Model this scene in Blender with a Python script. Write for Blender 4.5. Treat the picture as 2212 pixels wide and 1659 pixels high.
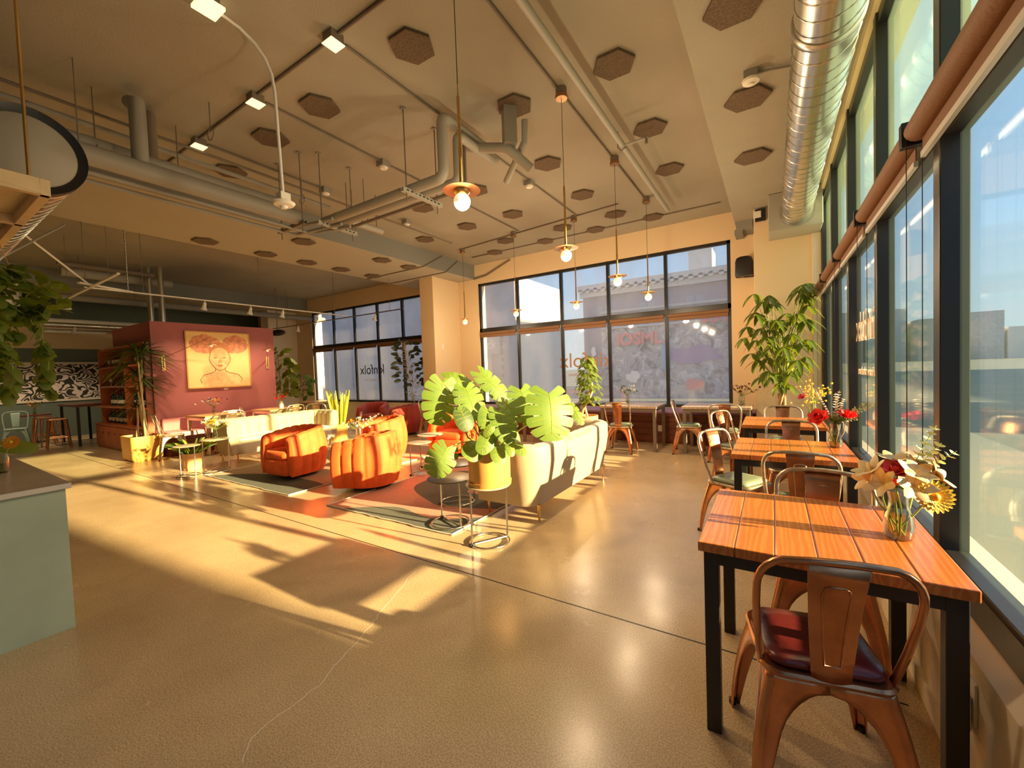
import bpy, math, random
from mathutils import Vector, Matrix, noise
PI = math.pi
S = bpy.context.scene
for o in list(bpy.data.objects): bpy.data.objects.remove(o)
# ---------------------------------------------------------------- camera
F_PX = 888.6885
RC = Matrix(((0.8439, 0.0118, 0.5364), (0.5353, 0.0490, -0.8432), (-0.0362, 0.9987, 0.0351)))
def _ortho():
    y = Vector((1669-1106, -(778-829.5), -F_PX)).normalized()
    x = -Vector((-295-1106, -(849-829.5), -F_PX)).normalized()
    x = (x - y*x.dot(y)).normalized(); z = x.cross(y)
    return Matrix((x, y, z))
RC = _ortho()
CAM_H = 1.45
cam_data = bpy.data.cameras.new('camera'); cam = bpy.data.objects.new('camera', cam_data)
S.collection.objects.link(cam)
cam_data.sensor_width = 36; cam_data.lens = F_PX/2212*36; cam_data.clip_start = .03; cam_data.clip_end = 400
cam.matrix_world = Matrix.Translation((0, 0, CAM_H)) @ RC.to_4x4()
S.camera = cam
# ---------------------------------------------------------------- light
SUN_E = math.radians(14.0)
SD = Vector((-.9955*math.cos(SUN_E), -.08*math.cos(SUN_E), -math.sin(SUN_E)))
PEND_W = 34; SPOT_W = 75
sun = bpy.data.lights.new('sun', 'SUN'); sun.energy = 30; sun.angle = math.radians(.7); sun.color = (1, .69, .38)
so = bpy.data.objects.new('sun', sun); S.collection.objects.link(so)
so.rotation_euler = SD.to_track_quat('-Z', 'Y').to_euler()
W = bpy.data.worlds.new('sky'); S.world = W; W.use_nodes = True
nt = W.node_tree; bg = nt.nodes['Background']
tc = nt.nodes.new('ShaderNodeTexCoord'); sp = nt.nodes.new('ShaderNodeSeparateXYZ'); rp = nt.nodes.new('ShaderNodeValToRGB')
nt.links.new(tc.outputs['Generated'], sp.inputs[0]); nt.links.new(sp.outputs['Z'], rp.inputs['Fac'])
cr = rp.color_ramp; cr.elements[0].position = 0; cr.elements[0].color = (.50, .58, .60, 1)
cr.elements[1].position = .75; cr.elements[1].color = (.22, .42, .80, 1)
e = cr.elements.new(.22); e.color = (.33, .51, .74, 1)
nt.links.new(rp.outputs['Color'], bg.inputs['Color']); bg.inputs['Strength'].default_value = 1.35
S.view_settings.view_transform = 'Standard'; S.view_settings.look = 'None'
S.view_settings.exposure = 0.42; S.view_settings.gamma = 1.0; S.view_settings.use_curve_mapping = False
# ---------------------------------------------------------------- helpers
C = S.collection
def pxray(px, py):
    return RC @ Vector((px-1106, -(py-829.5), -F_PX))
def atZ(px, py, z=0.0):
    v = pxray(px, py); t = (z-CAM_H)/v.z
    return Vector((v.x*t, v.y*t, z))
def atY(px, py, y):
    v = pxray(px, py); t = y/v.y
    return Vector((v.x*t, y, CAM_H+v.z*t))
def atX(px, py, x):
    v = pxray(px, py); t = x/v.x
    return Vector((x, v.y*t, CAM_H+v.z*t))

class MB:
    def __init__(s): s.v = []; s.f = []
    def add(s, v, f):
        n = len(s.v); s.v += [tuple(p) for p in v]; s.f += [tuple(i+n for i in q) for q in f]; return s
    def box(s, x0, x1, y0, y1, z0, z1):
        if x0 > x1: x0, x1 = x1, x0
        if y0 > y1: y0, y1 = y1, y0
        if z0 > z1: z0, z1 = z1, z0
        return s.add([(x0,y0,z0),(x1,y0,z0),(x1,y1,z0),(x0,y1,z0),(x0,y0,z1),(x1,y0,z1),(x1,y1,z1),(x0,y1,z1)],
            [(0,3,2,1),(4,5,6,7),(0,1,5,4),(1,2,6,5),(2,3,7,6),(3,0,4,7)])
    def obox(s, c, ax, ay, az):   # oriented box, half axes
        c, ax, ay, az = Vector(c), Vector(ax), Vector(ay), Vector(az)
        v = [c+i*ax+j*ay+k*az for k in (-1,1) for i, j in ((-1,-1),(1,-1),(1,1),(-1,1))]
        return s.add(v, [(0,3,2,1),(4,5,6,7),(0,1,5,4),(1,2,6,5),(2,3,7,6),(3,0,4,7)])
    def tube(s, pts, r, n=10, closed=False, cap=True, flat=1.0):
        pts = [Vector(p) for p in pts]; m = len(pts)
        rs = r if isinstance(r, (list, tuple)) else [r]*m
        base = len(s.v); up = None; V = []
        for i, p in enumerate(pts):
            if closed: t = pts[(i+1) % m]-pts[i-1]
            else: t = pts[min(i+1, m-1)]-pts[max(i-1, 0)]
            if t.length < 1e-9: t = Vector((0, 0, 1))
            t.normalize()
            if up is None:
                up = Vector((0, 0, 1)) if abs(t.z) < .9 else Vector((1, 0, 0))
            a = (up - t*up.dot(t))
            if a.length < 1e-6: a = t.orthogonal()
            a.normalize(); b = t.cross(a); up = a
            for k in range(n):
                w = 2*PI*k/n
                V.append(p+(a*math.cos(w)*flat+b*math.sin(w))*rs[i])
        F = []
        for i in range(m if closed else m-1):
            j = (i+1) % m
            for k in range(n):
                l = (k+1) % n
                F.append((i*n+k, i*n+l, j*n+l, j*n+k))
        if cap and not closed:
            F.append(tuple(range(n-1, -1, -1))); F.append(tuple((m-1)*n+k for k in range(n)))
        return s.add(V, F)
    def lathe(s, prof, c=(0,0,0), n=24, ax=None):   # prof: (r, z)
        V = []; F = []; c = Vector(c)
        for r, z in prof:
            for k in range(n):
                w = 2*PI*k/n; V.append(Vector((r*math.cos(w), r*math.sin(w), z)))
        if ax is not None:
            q = Vector((0,0,1)).rotation_difference(Vector(ax).normalized()); V = [q @ p for p in V]
        V = [p+c for p in V]; m = len(prof)
        for i in range(m-1):
            for k in range(n):
                l = (k+1) % n; F.append((i*n+k, i*n+l, (i+1)*n+l, (i+1)*n+k))
        if prof[0][0] > 1e-5: F.append(tuple(range(n-1, -1, -1)))
        if prof[-1][0] > 1e-5: F.append(tuple((m-1)*n+k for k in range(n)))
        return s.add(V, F)
    def cyl(s, c, r, z0, z1, n=20, ax=None): return s.lathe([(r, z0), (r, z1)], c, n, ax)
    def ball(s, c, r, n=14, sz=(1,1,1), rot=None):
        V = []; F = []; h = n//2+1; c = Vector(c)
        for i in range(h+1):
            t = PI*i/h
            for k in range(n):
                w = 2*PI*k/n
                p = Vector((r*sz[0]*math.sin(t)*math.cos(w), r*sz[1]*math.sin(t)*math.sin(w), -r*sz[2]*math.cos(t)))
                if rot: p = rot @ p
                V.append(p+c)
        for i in range(h):
            for k in range(n):
                l = (k+1) % n; F.append((i*n+k, i*n+l, (i+1)*n+l, (i+1)*n+k))
        return s.add(V, F)
    def prism(s, poly, axis, a, b):   # poly 2d points extruded along axis 'x','y','z'
        def P(u, v, w): return {'x': (w, u, v), 'y': (u, w, v), 'z': (u, v, w)}[axis]
        n = len(poly); V = [P(u, v, a) for u, v in poly]+[P(u, v, b) for u, v in poly]
        F = [tuple(range(n-1, -1, -1)), tuple(range(n, 2*n))]+[(i, (i+1) % n, n+(i+1) % n, n+i) for i in range(n)]
        return s.add(V, F)
    def grid(s, G, closed_u=False, closed_v=False):
        m = len(G); n = len(G[0]); V = [p for row in G for p in row]; F = []
        for i in range(m if closed_u else m-1):
            for j in range(n if closed_v else n-1):
                a = (i+1) % m; b = (j+1) % n
                F.append((i*n+j, i*n+b, a*n+b, a*n+j))
        return s.add(V, F)
    def mesh(s, name):
        me = bpy.data.meshes.new(name); me.from_pydata(s.v, [], s.f); me.validate(); me.update(); return me
    def build(s, name, mat, parent=None, smooth=35, bevel=0, solid=0, loc=None):
        me = s.mesh(name)
        import bmesh
        bm = bmesh.new(); bm.from_mesh(me)
        bmesh.ops.remove_doubles(bm, verts=bm.verts, dist=1e-5)
        bmesh.ops.dissolve_degenerate(bm, dist=1e-6, edges=bm.edges)
        bmesh.ops.recalc_face_normals(bm, faces=bm.faces)
        bm.to_mesh(me); bm.free()
        if smooth:
            me.shade_smooth(); me.set_sharp_from_angle(angle=math.radians(smooth))
        o = bpy.data.objects.new(name, me); C.objects.link(o)
        for m in (mat if isinstance(mat, (list, tuple)) else [mat]): me.materials.append(m)
        if parent: o.parent = parent
        if loc: o.location = loc
        if solid:
            k = o.modifiers.new('solid', 'SOLIDIFY'); k.thickness = solid; k.offset = 0
        if bevel:
            k = o.modifiers.new('bevel', 'BEVEL'); k.width = bevel; k.segments = 2; k.limit_method = 'ANGLE'
            k.angle_limit = math.radians(40)
        return o
def tag(o, label=None, cat=None, group=None, kind=None):
    if label: o['label'] = label
    if cat: o['category'] = cat
    if group: o['group'] = group
    if kind: o['kind'] = kind
    return o
def thing(name, label, cat, loc=(0,0,0), rz=0, group=None):
    o = bpy.data.objects.new(name, None); C.objects.link(o); o.location = loc; o.rotation_euler = (0, 0, rz)
    o.empty_display_size = .1
    return tag(o, label, cat, group)
def struct(name, mb, mat, parent=None, **k):
    o = mb.build(name, mat, parent, **k)
    if not parent: o['kind'] = 'structure'
    return o
CH = {}
def copy_tree(o, parent=None, root=True):
    c = o.copy(); C.objects.link(c)
    if parent: c.parent = parent
    for ch in o.children: copy_tree(ch, c, False)
    return c
def dup(o, loc, rz=0, label=None, group=None, sc=None):
    c = copy_tree(o); c.location = loc; c.rotation_euler = (0, 0, rz)
    if label: c['label'] = label
    if group: c['group'] = group
    if sc: c.scale = (sc, sc, sc)
    return c
# ---------------------------------------------------------------- materials
M = {}
def mat(name, col, rough=.5, metal=0, bump=0, bscale=40, var=0, vscale=5, **k):
    m = bpy.data.materials.new(name); m.use_nodes = True; t = m.node_tree; b = t.nodes['Principled BSDF']
    b.inputs['Base Color'].default_value = (*col, 1); b.inputs['Roughness'].default_value = rough
    b.inputs['Metallic'].default_value = metal
    for a, v in k.items():
        b.inputs[a.replace('_', ' ')].default_value = v
    tcn = None
    if bump or var:
        tcn = t.nodes.new('ShaderNodeTexCoord')
    if var:
        n = t.nodes.new('ShaderNodeTexNoise'); n.inputs['Scale'].default_value = vscale; n.inputs['Detail'].default_value = 5
        t.links.new(tcn.outputs['Object'], n.inputs['Vector'])
        r = t.nodes.new('ShaderNodeValToRGB'); t.links.new(n.outputs['Fac'], r.inputs['Fac'])
        r.color_ramp.elements[0].position = .3; r.color_ramp.elements[1].position = .7
        r.color_ramp.elements[0].color = (*[max(0, c*(1-var)) for c in col], 1)
        r.color_ramp.elements[1].color = (*[min(1, c*(1+var)) for c in col], 1)
        t.links.new(r.outputs['Color'], b.inputs['Base Color'])
    if bump:
        n = t.nodes.new('ShaderNodeTexNoise'); n.inputs['Scale'].default_value = bscale; n.inputs['Detail'].default_value = 4
        t.links.new(tcn.outputs['Object'], n.inputs['Vector'])
        bp = t.nodes.new('ShaderNodeBump'); bp.inputs['Strength'].default_value = bump; bp.inputs['Distance'].default_value = .01
        t.links.new(n.outputs['Fac'], bp.inputs['Height']); t.links.new(bp.outputs['Normal'], b.inputs['Normal'])
    M[name] = m
    return m
def node_mat(name):
    m = bpy.data.materials.new(name); m.use_nodes = True; M[name] = m
    return m, m.node_tree, m.node_tree.nodes['Principled BSDF']
mat('plaster', (.78, .60, .36), .75, bump=.15, bscale=120)
mat('plaster_pale', (.80, .70, .52), .7, bump=.1, bscale=120)
mat('ceiling_paint', (.36, .325, .245), .85, bump=.35, bscale=90, var=.06, vscale=1.2)
mat('soffit_bounce_tint', (.42, .375, .275), .85, bump=.3, bscale=90)  # light bounced from the floor is put into this lighter underside colour
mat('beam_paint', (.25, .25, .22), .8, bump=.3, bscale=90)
mat('mullion', (.022, .021, .02), .35, bump=.03)
mat('steel_black', (.016, .015, .015), .38)
mat('copper', (.56, .25, .12), .27, .9, bump=.1, bscale=30, var=.25, vscale=9)
mat('copper_light', (.72, .45, .26), .25, .9, var=.15, vscale=12)
mat('worn_rim', (.62, .50, .36), .3, .85, var=.3, vscale=35)
mat('brass', (.80, .52, .20), .22, 1)
mat('brass_dark', (.45, .24, .11), .3, 1)
mat('chrome', (.62, .60, .52), .22, 1)
mat('leather_red', (.14, .018, .016), .28, bump=.1, bscale=60)
mat('leather_green', (.22, .27, .18), .3, bump=.08, bscale=60)
mat('velvet_orange', (.80, .11, .012), .75, bump=.12, bscale=70, var=.18, vscale=7, Sheen_Weight=.5, Sheen_Roughness=.4, Sheen_Tint=(1, .4, .15, 1))
mat('velvet_dark', (.30, .02, .005), .75, bump=.1, bscale=70, Sheen_Weight=.2)
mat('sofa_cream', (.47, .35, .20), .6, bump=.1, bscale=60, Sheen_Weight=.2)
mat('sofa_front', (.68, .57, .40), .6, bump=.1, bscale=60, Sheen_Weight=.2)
mat('pipe_grey', (.30, .28, .235), .55, bump=.1, bscale=25)
mat('pipe_dark', (.20, .155, .11), .6)
mat('galvanised', (.55, .54, .50), .3, .9, var=.1, vscale=20)
mat('white_plastic', (.82, .78, .66), .4)
mat('white_metal', (.78, .76, .70), .35)
mat('opal', (.9, .88, .82), .3, Emission_Color=(1, .72, .4, 1), Emission_Strength=.5)
mat('black_plastic', (.012, .012, .013), .45)
mat('felt_brown', (.155, .105, .062), .95, bump=.6, bscale=160, var=.35, vscale=70)
mat('soil', (.05, .03, .018), .95, bump=.6, bscale=60)
mat('pot_yellow', (.66, .33, .075), .45, bump=.04)
mat('pot_white', (.78, .70, .55), .5)
mat('terracotta', (.70, .38, .16), .6, bump=.1, bscale=40)
mat('paint_purple', (.40, .12, .115), .62, bump=.1, bscale=80)
mat('purple_cushion', (.24, .12, .20), .6, bump=.1, bscale=40)
mat('pink_cushion', (.66, .28, .27), .65)
mat('bench_wood', (.15, .035, .012), .45, var=.2, vscale=10)
mat('teal_wall', (.13, .17, .135), .8, bump=.1, bscale=60)
mat('stem_green', (.24, .28, .05), .5)
mat('bark', (.34, .20, .09), .8, bump=.4, bscale=30)
mat('bark_pale', (.55, .40, .20), .8, bump=.4, bscale=30)
mat('counter_green', (.52, .60, .41), .4, bump=.08, bscale=30, var=.1, vscale=3)
mat('counter_top', (.46, .37, .26), .28, var=.15, vscale=4)
mat('birch', (.78, .58, .32), .5, var=.08, vscale=8)
mat('roller_fabric', (.23, .115, .055), .7, bump=.25, bscale=90)
mat('hem_bar', (.75, .75, .73), .35, .3)
mat('bottle_glass', (.012, .02, .012), .08, Coat_Weight=.5)
mat('bottle_label', (.80, .72, .52), .6)
mat('petal_red', (.85, .03, .015), .55); mat('petal_orange', (.95, .38, .02), .5); mat('petal_yellow', (.95, .62, .04), .5)
mat('petal_pink', (.75, .10, .13), .55); mat('petal_cream', (.86, .62, .27), .5); mat('petal_white', (.88, .85, .7), .6)
mat('petal_maroon', (.16, .03, .03), .7); mat('eucalyptus', (.42, .44, .26), .6); mat('petal_purple', (.22, .08, .16), .6)
def leaf_mat(name, col, back=None, rough=.48, tl=.35):
    m, t, b = node_mat(name); b.inputs['Base Color'].default_value = (*col, 1); b.inputs['Roughness'].default_value = rough
    tr = t.nodes.new('ShaderNodeBsdfTranslucent'); tr.inputs['Color'].default_value = (min(1, col[0]*1.9+.1), min(1, col[1]*1.7+.08), col[2]*.6, 1)
    mx = t.nodes.new('ShaderNodeMixShader'); mx.inputs['Fac'].default_value = tl
    n = t.nodes.new('ShaderNodeTexNoise'); n.inputs['Scale'].default_value = 6
    tcn = t.nodes.new('ShaderNodeTexCoord'); t.links.new(tcn.outputs['Object'], n.inputs['Vector'])
    r = t.nodes.new('ShaderNodeValToRGB'); t.links.new(n.outputs['Fac'], r.inputs['Fac'])
    r.color_ramp.elements[0].color = (col[0]*.7, col[1]*.75, col[2]*.7, 1); r.color_ramp.elements[1].color = (min(1, col[0]*1.3), min(1, col[1]*1.2), col[2]*1.3, 1)
    t.links.new(r.outputs['Color'], b.inputs['Base Color'])
    out = t.nodes['Material Output']
    t.links.new(b.outputs[0], mx.inputs[1]); t.links.new(tr.outputs[0], mx.inputs[2]); t.links.new(mx.outputs[0], out.inputs['Surface'])
leaf_mat('leaf_monstera', (.115, .20, .02), tl=.22); leaf_mat('leaf_dark', (.05, .095, .015)); leaf_mat('leaf_mid', (.11, .17, .02))
leaf_mat('leaf_fiddle', (.16, .20, .03)); leaf_mat('leaf_rubber', (.030, .038, .018), tl=.12); leaf_mat('leaf_yellow', (.42, .42, .06))
leaf_mat('leaf_dracaena', (.045, .085, .012), tl=.15); leaf_mat('leaf_money', (.075, .12, .014), rough=.3, tl=.3)
def glass_clear(name, col=(1,1,1), a=.12, rough=.02):
    m, t, b = node_mat(name); t.nodes.remove(b)
    g = t.nodes.new('ShaderNodeBsdfGlossy'); g.inputs['Roughness'].default_value = rough
    tr = t.nodes.new('ShaderNodeBsdfTransparent'); tr.inputs['Color'].default_value = (*col, 1)
    lw = t.nodes.new('ShaderNodeLayerWeight'); lw.inputs['Blend'].default_value = a
    mx = t.nodes.new('ShaderNodeMixShader'); t.links.new(lw.outputs['Facing'], mx.inputs['Fac'])
    t.links.new(tr.outputs[0], mx.inputs[1]); t.links.new(g.outputs[0], mx.inputs[2])
    t.links.new(mx.outputs[0], t.nodes['Material Output'].inputs['Surface'])
glass_clear('vase_glass', (.93, .95, .9), .35)
glass_clear('water', (.80, .82, .60), .2)
def hazy_glass(name, tint, veil, vcol, nscale, rough=.05, refl=.08):
    # dusty window glass: clear transmission plus a thin translucent film of dust
    m, t, b = node_mat(name); t.nodes.remove(b)
    tr = t.nodes.new('ShaderNodeBsdfTransparent'); tr.inputs['Color'].default_value = (*tint, 1)
    tl = t.nodes.new('ShaderNodeBsdfTranslucent'); tl.inputs['Color'].default_value = (*vcol, 1)
    df = t.nodes.new('ShaderNodeBsdfDiffuse'); df.inputs['Color'].default_value = (*vcol, 1)
    gl = t.nodes.new('ShaderNodeBsdfGlossy'); gl.inputs['Roughness'].default_value = rough
    m0 = t.nodes.new('ShaderNodeMixShader'); m0.inputs['Fac'].default_value = .5
    t.links.new(tl.outputs[0], m0.inputs[1]); t.links.new(df.outputs[0], m0.inputs[2])
    n = t.nodes.new('ShaderNodeTexNoise'); n.inputs['Scale'].default_value = nscale; n.inputs['Detail'].default_value = 6
    tcn = t.nodes.new('ShaderNodeTexCoord'); mp = t.nodes.new('ShaderNodeMapping'); mp.inputs['Scale'].default_value = (1, 1, .35)
    t.links.new(tcn.outputs['Object'], mp.inputs[0]); t.links.new(mp.outputs[0], n.inputs['Vector'])
    mr = t.nodes.new('ShaderNodeMapRange'); mr.inputs['From Min'].default_value = .3; mr.inputs['From Max'].default_value = .7
    mr.inputs['To Min'].default_value = veil*.75; mr.inputs['To Max'].default_value = min(1, veil*1.25)
    t.links.new(n.outputs['Fac'], mr.inputs['Value'])
    m1 = t.nodes.new('ShaderNodeMixShader'); t.links.new(mr.outputs[0], m1.inputs['Fac'])
    t.links.new(tr.outputs[0], m1.inputs[1]); t.links.new(m0.outputs[0], m1.inputs[2])
    lw = t.nodes.new('ShaderNodeLayerWeight'); lw.inputs['Blend'].default_value = .5
    pw = t.nodes.new('ShaderNodeMath'); pw.operation = 'POWER'; t.links.new(lw.outputs['Facing'], pw.inputs[0]); pw.inputs[1].default_value = 5
    fr = t.nodes.new('ShaderNodeMath'); fr.operation = 'MULTIPLY_ADD'; t.links.new(pw.outputs[0], fr.inputs[0]); fr.inputs[1].default_value = .8; fr.inputs[2].default_value = .03
    m2 = t.nodes.new('ShaderNodeMixShader'); t.links.new(fr.outputs[0], m2.inputs['Fac'])
    t.links.new(m1.outputs[0], m2.inputs[1]); t.links.new(gl.outputs[0], m2.inputs[2])
    t.links.new(m2.outputs[0], t.nodes['Material Output'].inputs['Surface'])
hazy_glass('glass_side', (.84, .89, .88), .02, (.45, .70, .62), 1.5)
hazy_glass('glass_side_upper', (.80, .90, .84), .12, (.48, .66, .52), 2)
hazy_glass('glass_back', (.86, .89, .89), .22, (.80, .80, .80), 3)
# polished concrete
def concrete():
    m, t, b = node_mat('concrete')
    tcn = t.nodes.new('ShaderNodeTexCoord')
    n1 = t.nodes.new('ShaderNodeTexNoise'); n1.inputs['Scale'].default_value = .8; n1.inputs['Detail'].default_value = 8; n1.inputs['Roughness'].default_value = .65
    n2 = t.nodes.new('ShaderNodeTexNoise'); n2.inputs['Scale'].default_value = 150; n2.inputs['Detail'].default_value = 2
    for n in (n1, n2): t.links.new(tcn.outputs['Object'], n.inputs['Vector'])
    r1 = t.nodes.new('ShaderNodeValToRGB'); t.links.new(n1.outputs['Fac'], r1.inputs['Fac'])
    r1.color_ramp.elements[0].position = .3; r1.color_ramp.elements[0].color = (.49, .345, .175, 1)
    r1.color_ramp.elements[1].position = .72; r1.color_ramp.elements[1].color = (.70, .51, .28, 1)
    r2 = t.nodes.new('ShaderNodeValToRGB'); t.links.new(n2.outputs['Fac'], r2.inputs['Fac'])
    r2.color_ramp.elements[0].position = .38; r2.color_ramp.elements[0].color = (.72, .72, .72, 1)
    r2.color_ramp.elements[1].position = .62; r2.color_ramp.elements[1].color = (1.15, 1.15, 1.15, 1)
    mx = t.nodes.new('ShaderNodeMix'); mx.data_type = 'RGBA'; mx.blend_type = 'MULTIPLY'; mx.inputs['Factor'].default_value = 1
    t.links.new(r1.outputs['Color'], mx.inputs['A']); t.links.new(r2.outputs['Color'], mx.inputs['B'])
    t.links.new(mx.outputs['Result'], b.inputs['Base Color'])
    n3 = t.nodes.new('ShaderNodeTexNoise'); n3.inputs['Scale'].default_value = 3; n3.inputs['Detail'].default_value = 5
    t.links.new(tcn.outputs['Object'], n3.inputs['Vector'])
    mr = t.nodes.new('ShaderNodeMapRange'); mr.inputs['To Min'].default_value = .16; mr.inputs['To Max'].default_value = .34
    t.links.new(n3.outputs['Fac'], mr.inputs['Value']); t.links.new(mr.outputs[0], b.inputs['Roughness'])
concrete()
def wood(name, c0, c1, scale=(1, 1, 1), rough=.3, ring=9, axis='Y', coat=.3, dist=5):
    m, t, b = node_mat(name)
    tcn = t.nodes.new('ShaderNodeTexCoord'); mp = t.nodes.new('ShaderNodeMapping'); mp.inputs['Scale'].default_value = scale
    t.links.new(tcn.outputs['Object'], mp.inputs[0])
    w = t.nodes.new('ShaderNodeTexWave'); w.wave_type = 'BANDS'; w.bands_direction = 'X'
    w.inputs['Scale'].default_value = ring; w.inputs['Distortion'].default_value = dist; w.inputs['Detail'].default_value = 3; w.inputs['Detail Scale'].default_value = 1.2
    t.links.new(mp.outputs[0], w.inputs['Vector'])
    n = t.nodes.new('ShaderNodeTexNoise'); n.inputs['Scale'].default_value = 3; t.links.new(mp.outputs[0], n.inputs['Vector'])
    mx0 = t.nodes.new('ShaderNodeMath'); mx0.operation = 'MULTIPLY_ADD'; t.links.new(w.outputs['Fac'], mx0.inputs[0]); mx0.inputs[1].default_value = .55
    t.links.new(n.outputs['Fac'], mx0.inputs[2])
    r = t.nodes.new('ShaderNodeValToRGB'); t.links.new(mx0.outputs[0], r.inputs['Fac'])
    r.color_ramp.elements[0].position = .35; r.color_ramp.elements[0].color = (*c0, 1)
    r.color_ramp.elements[1].position = .95; r.color_ramp.elements[1].color = (*c1, 1)
    t.links.new(r.outputs['Color'], b.inputs['Base Color']); b.inputs['Roughness'].default_value = rough
    b.inputs['Coat Weight'].default_value = coat; b.inputs['Coat Roughness'].default_value = .12
wood('table_wood', (.66, .225, .05), (.50, .135, .026), (1, .10, 1), .24, 14, dist=11)
wood('shelf_wood', (.50, .13, .03), (.34, .075, .015), (1, 1, .15), .4, 6)
wood('table_top_white', (.62, .52, .42), (.50, .36, .25), (1, .2, 1), .25, 6)
wood('table_pale', (.70, .42, .18), (.55, .30, .12), (1, .2, 1), .3, 6)
# spiral duct
def duct_mat():
    m, t, b = node_mat('duct'); b.inputs['Metallic'].default_value = .95; b.inputs['Roughness'].default_value = .24
    b.inputs['Base Color'].default_value = (.66, .65, .58, 1)
    tcn = t.nodes.new('ShaderNodeTexCoord'); w = t.nodes.new('ShaderNodeTexNoise'); w.inputs['Scale'].default_value = 4
    t.links.new(tcn.outputs['Object'], w.inputs['Vector'])
    bp = t.nodes.new('ShaderNodeBump'); bp.inputs['Strength'].default_value = .15; t.links.new(w.outputs['Fac'], bp.inputs['Height'])
    t.links.new(bp.outputs[0], b.inputs['Normal'])
duct_mat()
# ================================================================ room shell
XR = .65; YB = 8.4; XL = -17.0; YF = -5.5; ZC = 4.107; ZS = 3.755; ZR = 3.77
# floor: two slabs with a saw-cut joint between them
struct('floor', MB().box(XL-.2, XR+.2, YF-.2, YB+.2, -.15, 0), M['concrete'])
JA = atZ(282.3, 1020); JB = atZ(1656, 1432)
jd = (JB-JA).normalized(); J0 = JA-jd*8; J1 = JB+jd*.5
jn = Vector((-jd.y, jd.x, 0))
struct('trim_1', MB().obox((J0+J1)/2+Vector((0,0,.0006)), (J1-J0)/2, jn*.0035, (0,0,.0012)), M['steel_black'], smooth=0)
_r = random.Random(2); ck = []
_cp = [(895,1235),(815,1330),(805,1348),(770,1385),(720,1440),(690,1480),(600,1545),(545,1590),(520,1655)]
for _i in range(len(_cp)-1):
    _a, _b = atZ(*_cp[_i]), atZ(*_cp[_i+1])
    for _k in range(6): ck.append(_a.lerp(_b, _k/6)+Vector((_r.uniform(-.008, .008), _r.uniform(-.008, .008), .0002)))
struct('trim_5', MB().tube(ck, .0018, 4, flat=.3), M['pot_white'])
# ceiling slab, two dropped concrete bands
struct('ceiling', MB().box(XL-.2, XR+.2, YF-.2, YB+.2, ZC, ZC+.2), M['ceiling_paint'])
tagbeam = []
bm1 = struct('ceiling_beam', MB().box(-8.22, -6.34, YF, YB, ZS, ZC+.01), [M['beam_paint'], M['soffit_bounce_tint']], smooth=0)
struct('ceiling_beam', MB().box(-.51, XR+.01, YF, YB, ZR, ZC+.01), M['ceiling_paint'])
bm3 = struct('ceiling_beam', MB().box(-15.4, -13.65, YF, YB, ZS, ZC+.01), [M['beam_paint'], M['soffit_bounce_tint']], smooth=0)
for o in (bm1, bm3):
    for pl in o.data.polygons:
        if pl.normal.z < -.5: pl.material_index = 1  # downward faces take the bounce-lightened colour
# beam end bracket at the back wall
struct('ceiling_beam', MB().box(-.49, -.25, 7.9, YB, ZR-.12, ZR+.01).box(-.52, -.40, 8.0, YB, ZR-.17, ZR-.1), M['beam_paint'])
def holed_wall(name, mt, plane, t0, t1, u0, u1, z0, z1, holes, parent=None):
    # plane 'y': wall in XZ at y t0..t1 ; plane 'x': wall in YZ at x t0..t1
    mb = MB(); holes = sorted(holes)
    def b(a0, a1, c0, c1):
        if a1-a0 < 1e-4 or c1-c0 < 1e-4: return
        if plane == 'y': mb.box(a0, a1, t0, t1, c0, c1)
        else: mb.box(t0, t1, a0, a1, c0, c1)
    u = u0
    for h0, h1, hz0, hz1 in holes:
        b(u, h0, z0, z1); b(h0, h1, z0, hz0); b(h0, h1, hz1, z1); u = h1
    b(u, u1, z0, z1)
    return struct(name, mb, mt, smooth=0)
W1 = (-6.25, -.615, .60, 3.63); W2 = (-13.46, -6.95, .60, 3.63)
holed_wall('wall_back', M['plaster'], 'y', YB, YB+.3, XL, XR+.2, 0, ZC, [W1, W2])
WZ0, WZ1 = .54, 3.70
WY0, WY1 = -4.9, 7.38
wr = holed_wall('wall_right', M['plaster_pale'], 'x', .62, .82, YF, YB, 0, ZR, [(WY0, WY1, WZ0, WZ1)])
struct('wall_right', MB().prism([(.53, 0), (.63, 0), (.63, .545), (.585, .545), (.53, .478)], 'y', YF, 7.45), M['plaster_pale'], smooth=0)
struct('baseboard_right', MB().box(.515, .53, YF, 7.45, 0, .09), M['plaster_pale'])
struct('wall_left', MB().box(XL-.2, XL, YF, YB, 0, ZC), M['teal_wall'])
struct('wall_left', MB().box(XL-.01, XL+.03, YF, YB, 2.50, 3.2), M['plaster'])
struct('wall_front', MB().box(XL, XR+.2, YF-.2, YF, 0, ZC), M['plaster_pale'])
# pilasters
struct('column', MB().box(-7.30, -6.87, 7.42, YB, 0, ZS+.002), [M['plaster']], bevel=.006)
struct('column', MB().box(-14.85, -14.38, 7.42, YB, 0, ZS+.002), M['plaster_pale'], bevel=.006)
struct('column', MB().box(-.225, XR, 7.45, YB, 0, ZR+.002), M['plaster'], bevel=.006)
struct('trim_2', MB().box(.50, .60, 7.395, 7.452, .545, 3.7), M['plaster_pale'])
# right fascia above the window wall
struct('trim_3', MB().box(.57, .63, WY0, WY1+.02, WZ1-.01, ZR+.001), M['plaster'])
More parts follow.
